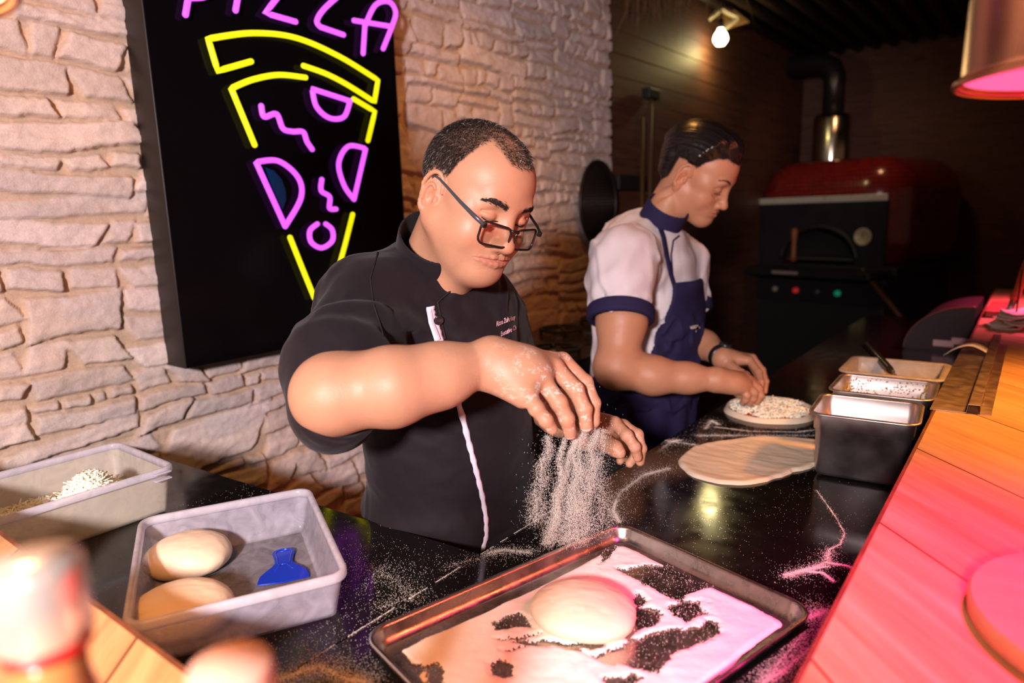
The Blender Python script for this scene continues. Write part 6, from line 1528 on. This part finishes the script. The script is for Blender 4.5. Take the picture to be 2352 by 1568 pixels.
# smoked half-round cover at the far end of the counter
def cover():
    c = Vector((-.178, 2.79, ZC)); T = empty('display_cover', (c.x, c.y, ZC), 'smoked half-round cover standing at the far end of the black counter', 'food cover', rotz=radians(0))
    sm = bpy.data.materials.new('smoked_acrylic'); sm.use_nodes = True; nt = sm.node_tree; N, Lk = nt.nodes, nt.links; b = N['Principled BSDF']; b.inputs['Base Color'].default_value = (.06, .035, .04, 1); b.inputs['Roughness'].default_value = .35
    t = N.new('ShaderNodeBsdfTransparent'); t.inputs[0].default_value = (.5, .4, .4, 1); mx = N.new('ShaderNodeMixShader'); mx.inputs[0].default_value = .72; Lk.new(t.outputs[0], mx.inputs[1]); Lk.new(b.outputs[0], mx.inputs[2]); Lk.new(mx.outputs[0], [x for x in N if x.type == 'OUTPUT_MATERIAL'][0].inputs[0])
    R = .205; H = .158; L = .34; ang = np.linspace(pi/2, pi, 32)
    def arc(k, y): return [(R*k*cos(a), y, .004+H*k*sin(a)) for a in ang]
    V = arc(1, 0)+arc(1, L)+arc(.975, 0)+arc(.975, L); n = 32; F = []
    for k in range(n-1): F += [(k, k+1, n+k+1, n+k), (2*n+k+1, 2*n+k, 3*n+k, 3*n+k+1), (k+1, k, 2*n+k, 2*n+k+1), (n+k, n+k+1, 3*n+k+1, 3*n+k)]
    obj('curved_shell', V, F, sm, T, autosm=50)
    for y, nm in ((0, 'end_panel'), (L-.004, 'end_panel')):
        V = arc(.974, y)+arc(.974, y+.004); V = V[:n]+[(0, y, .004)]+V[n:]+[(0, y+.004, .004)]; n1 = n+1; F = [tuple(range(n1-1, -1, -1)), tuple(range(n1, 2*n1))]+[(k, (k+1) % n1, n1+(k+1) % n1, n1+k) for k in range(n1)]
        obj(nm, V, F, sm, T, smooth=False)
    MB().tube(arc(1.01, -.002), .0025, 6).build('edge_trim', mat('trim_brown', (.16, .07, .045), .4), T)
    pk_ = mat('pale_pink', (.72, .46, .46), .6)  # two flat pale pink strips on the front end panel
    MB().box((-.085, -.0015, .030), (.062, .0015, .022)).build('pink_strip', pk_, T, smooth=False)
    MB().box((-.036, -.0035, .042), (.050, .0015, .022)).build('pink_strip', pk_, T, smooth=False)
    MB().box((-.102, L/2, .002), (.205, L+.02, .004)).build('base_plate', blacks, T, smooth=False)
cover()
# bare bulb and pale timber frame at the ceiling
def bulb():
    p = A(1655, 88, 4.15); T = empty('pendant_bulb', p, 'bare glowing bulb hanging under the pale timber frame', 'lamp')
    local(MB().lathe([(0, -.045), (.025, -.040), (.042, -.018), (.045, 0), (.038, .022), (.022, .045), (.016, .06), (0, .062)], c=p, n=28).build('glass', mat('bulb_glow', (1, .9, .6), .3, emis=(1.0, .93, .62), estr=9), T, label='glowing glass'), T)
    local(MB().lathe([(.017, .058), (.018, .10), (.008, .115), (.004, .12)], c=p, n=20).build('socket', blackm, T), T)
    local(MB().tube([p+Vector((0, 0, .11)), (p.x, p.y, 2.66)], .004, 6).build('cord', blackm, T), T)
    lamp('pendant_bulb_light', 'POINT', (p.x, p.y-.0, p.z-.07), (1.0, .80, .32), 5.0, .045)
    tm = mat('pale_timber', (.62, .52, .32), .6)
    m = MB()
    for (a, b) in (((1643, 12), (1696, 42)), ((1656, 22), (1610, 58)), ((1694, 42), (1658, 70))):
        m.tube([A(a[0], a[1], 4.25), A(b[0], b[1], 4.25)], .016, 4)
    m.build('timber_frame', tm, label='pale square timber frame under the bamboo ceiling beside the bulb', cat='frame', smooth=False)
    q = [(A(x, y, 4.35)) for x, y in ((1600, 58), (1660, 5), (1720, 52), (1655, 72))]
    V = q+[v+Vector((0, 0, .01)) for v in q]; F = [(3, 2, 1, 0), (4, 5, 6, 7)]+[(k, (k+1) % 4, 4+(k+1) % 4, 4+k) for k in range(4)]
    obj('woven_panel', V, F, mat('woven_cane', (.30, .16, .045), .6, bump=.5, bscale=60, var=.4, vscale=25), label='amber woven cane panel above the bare bulb', cat='panel', smooth=False)
bulb()
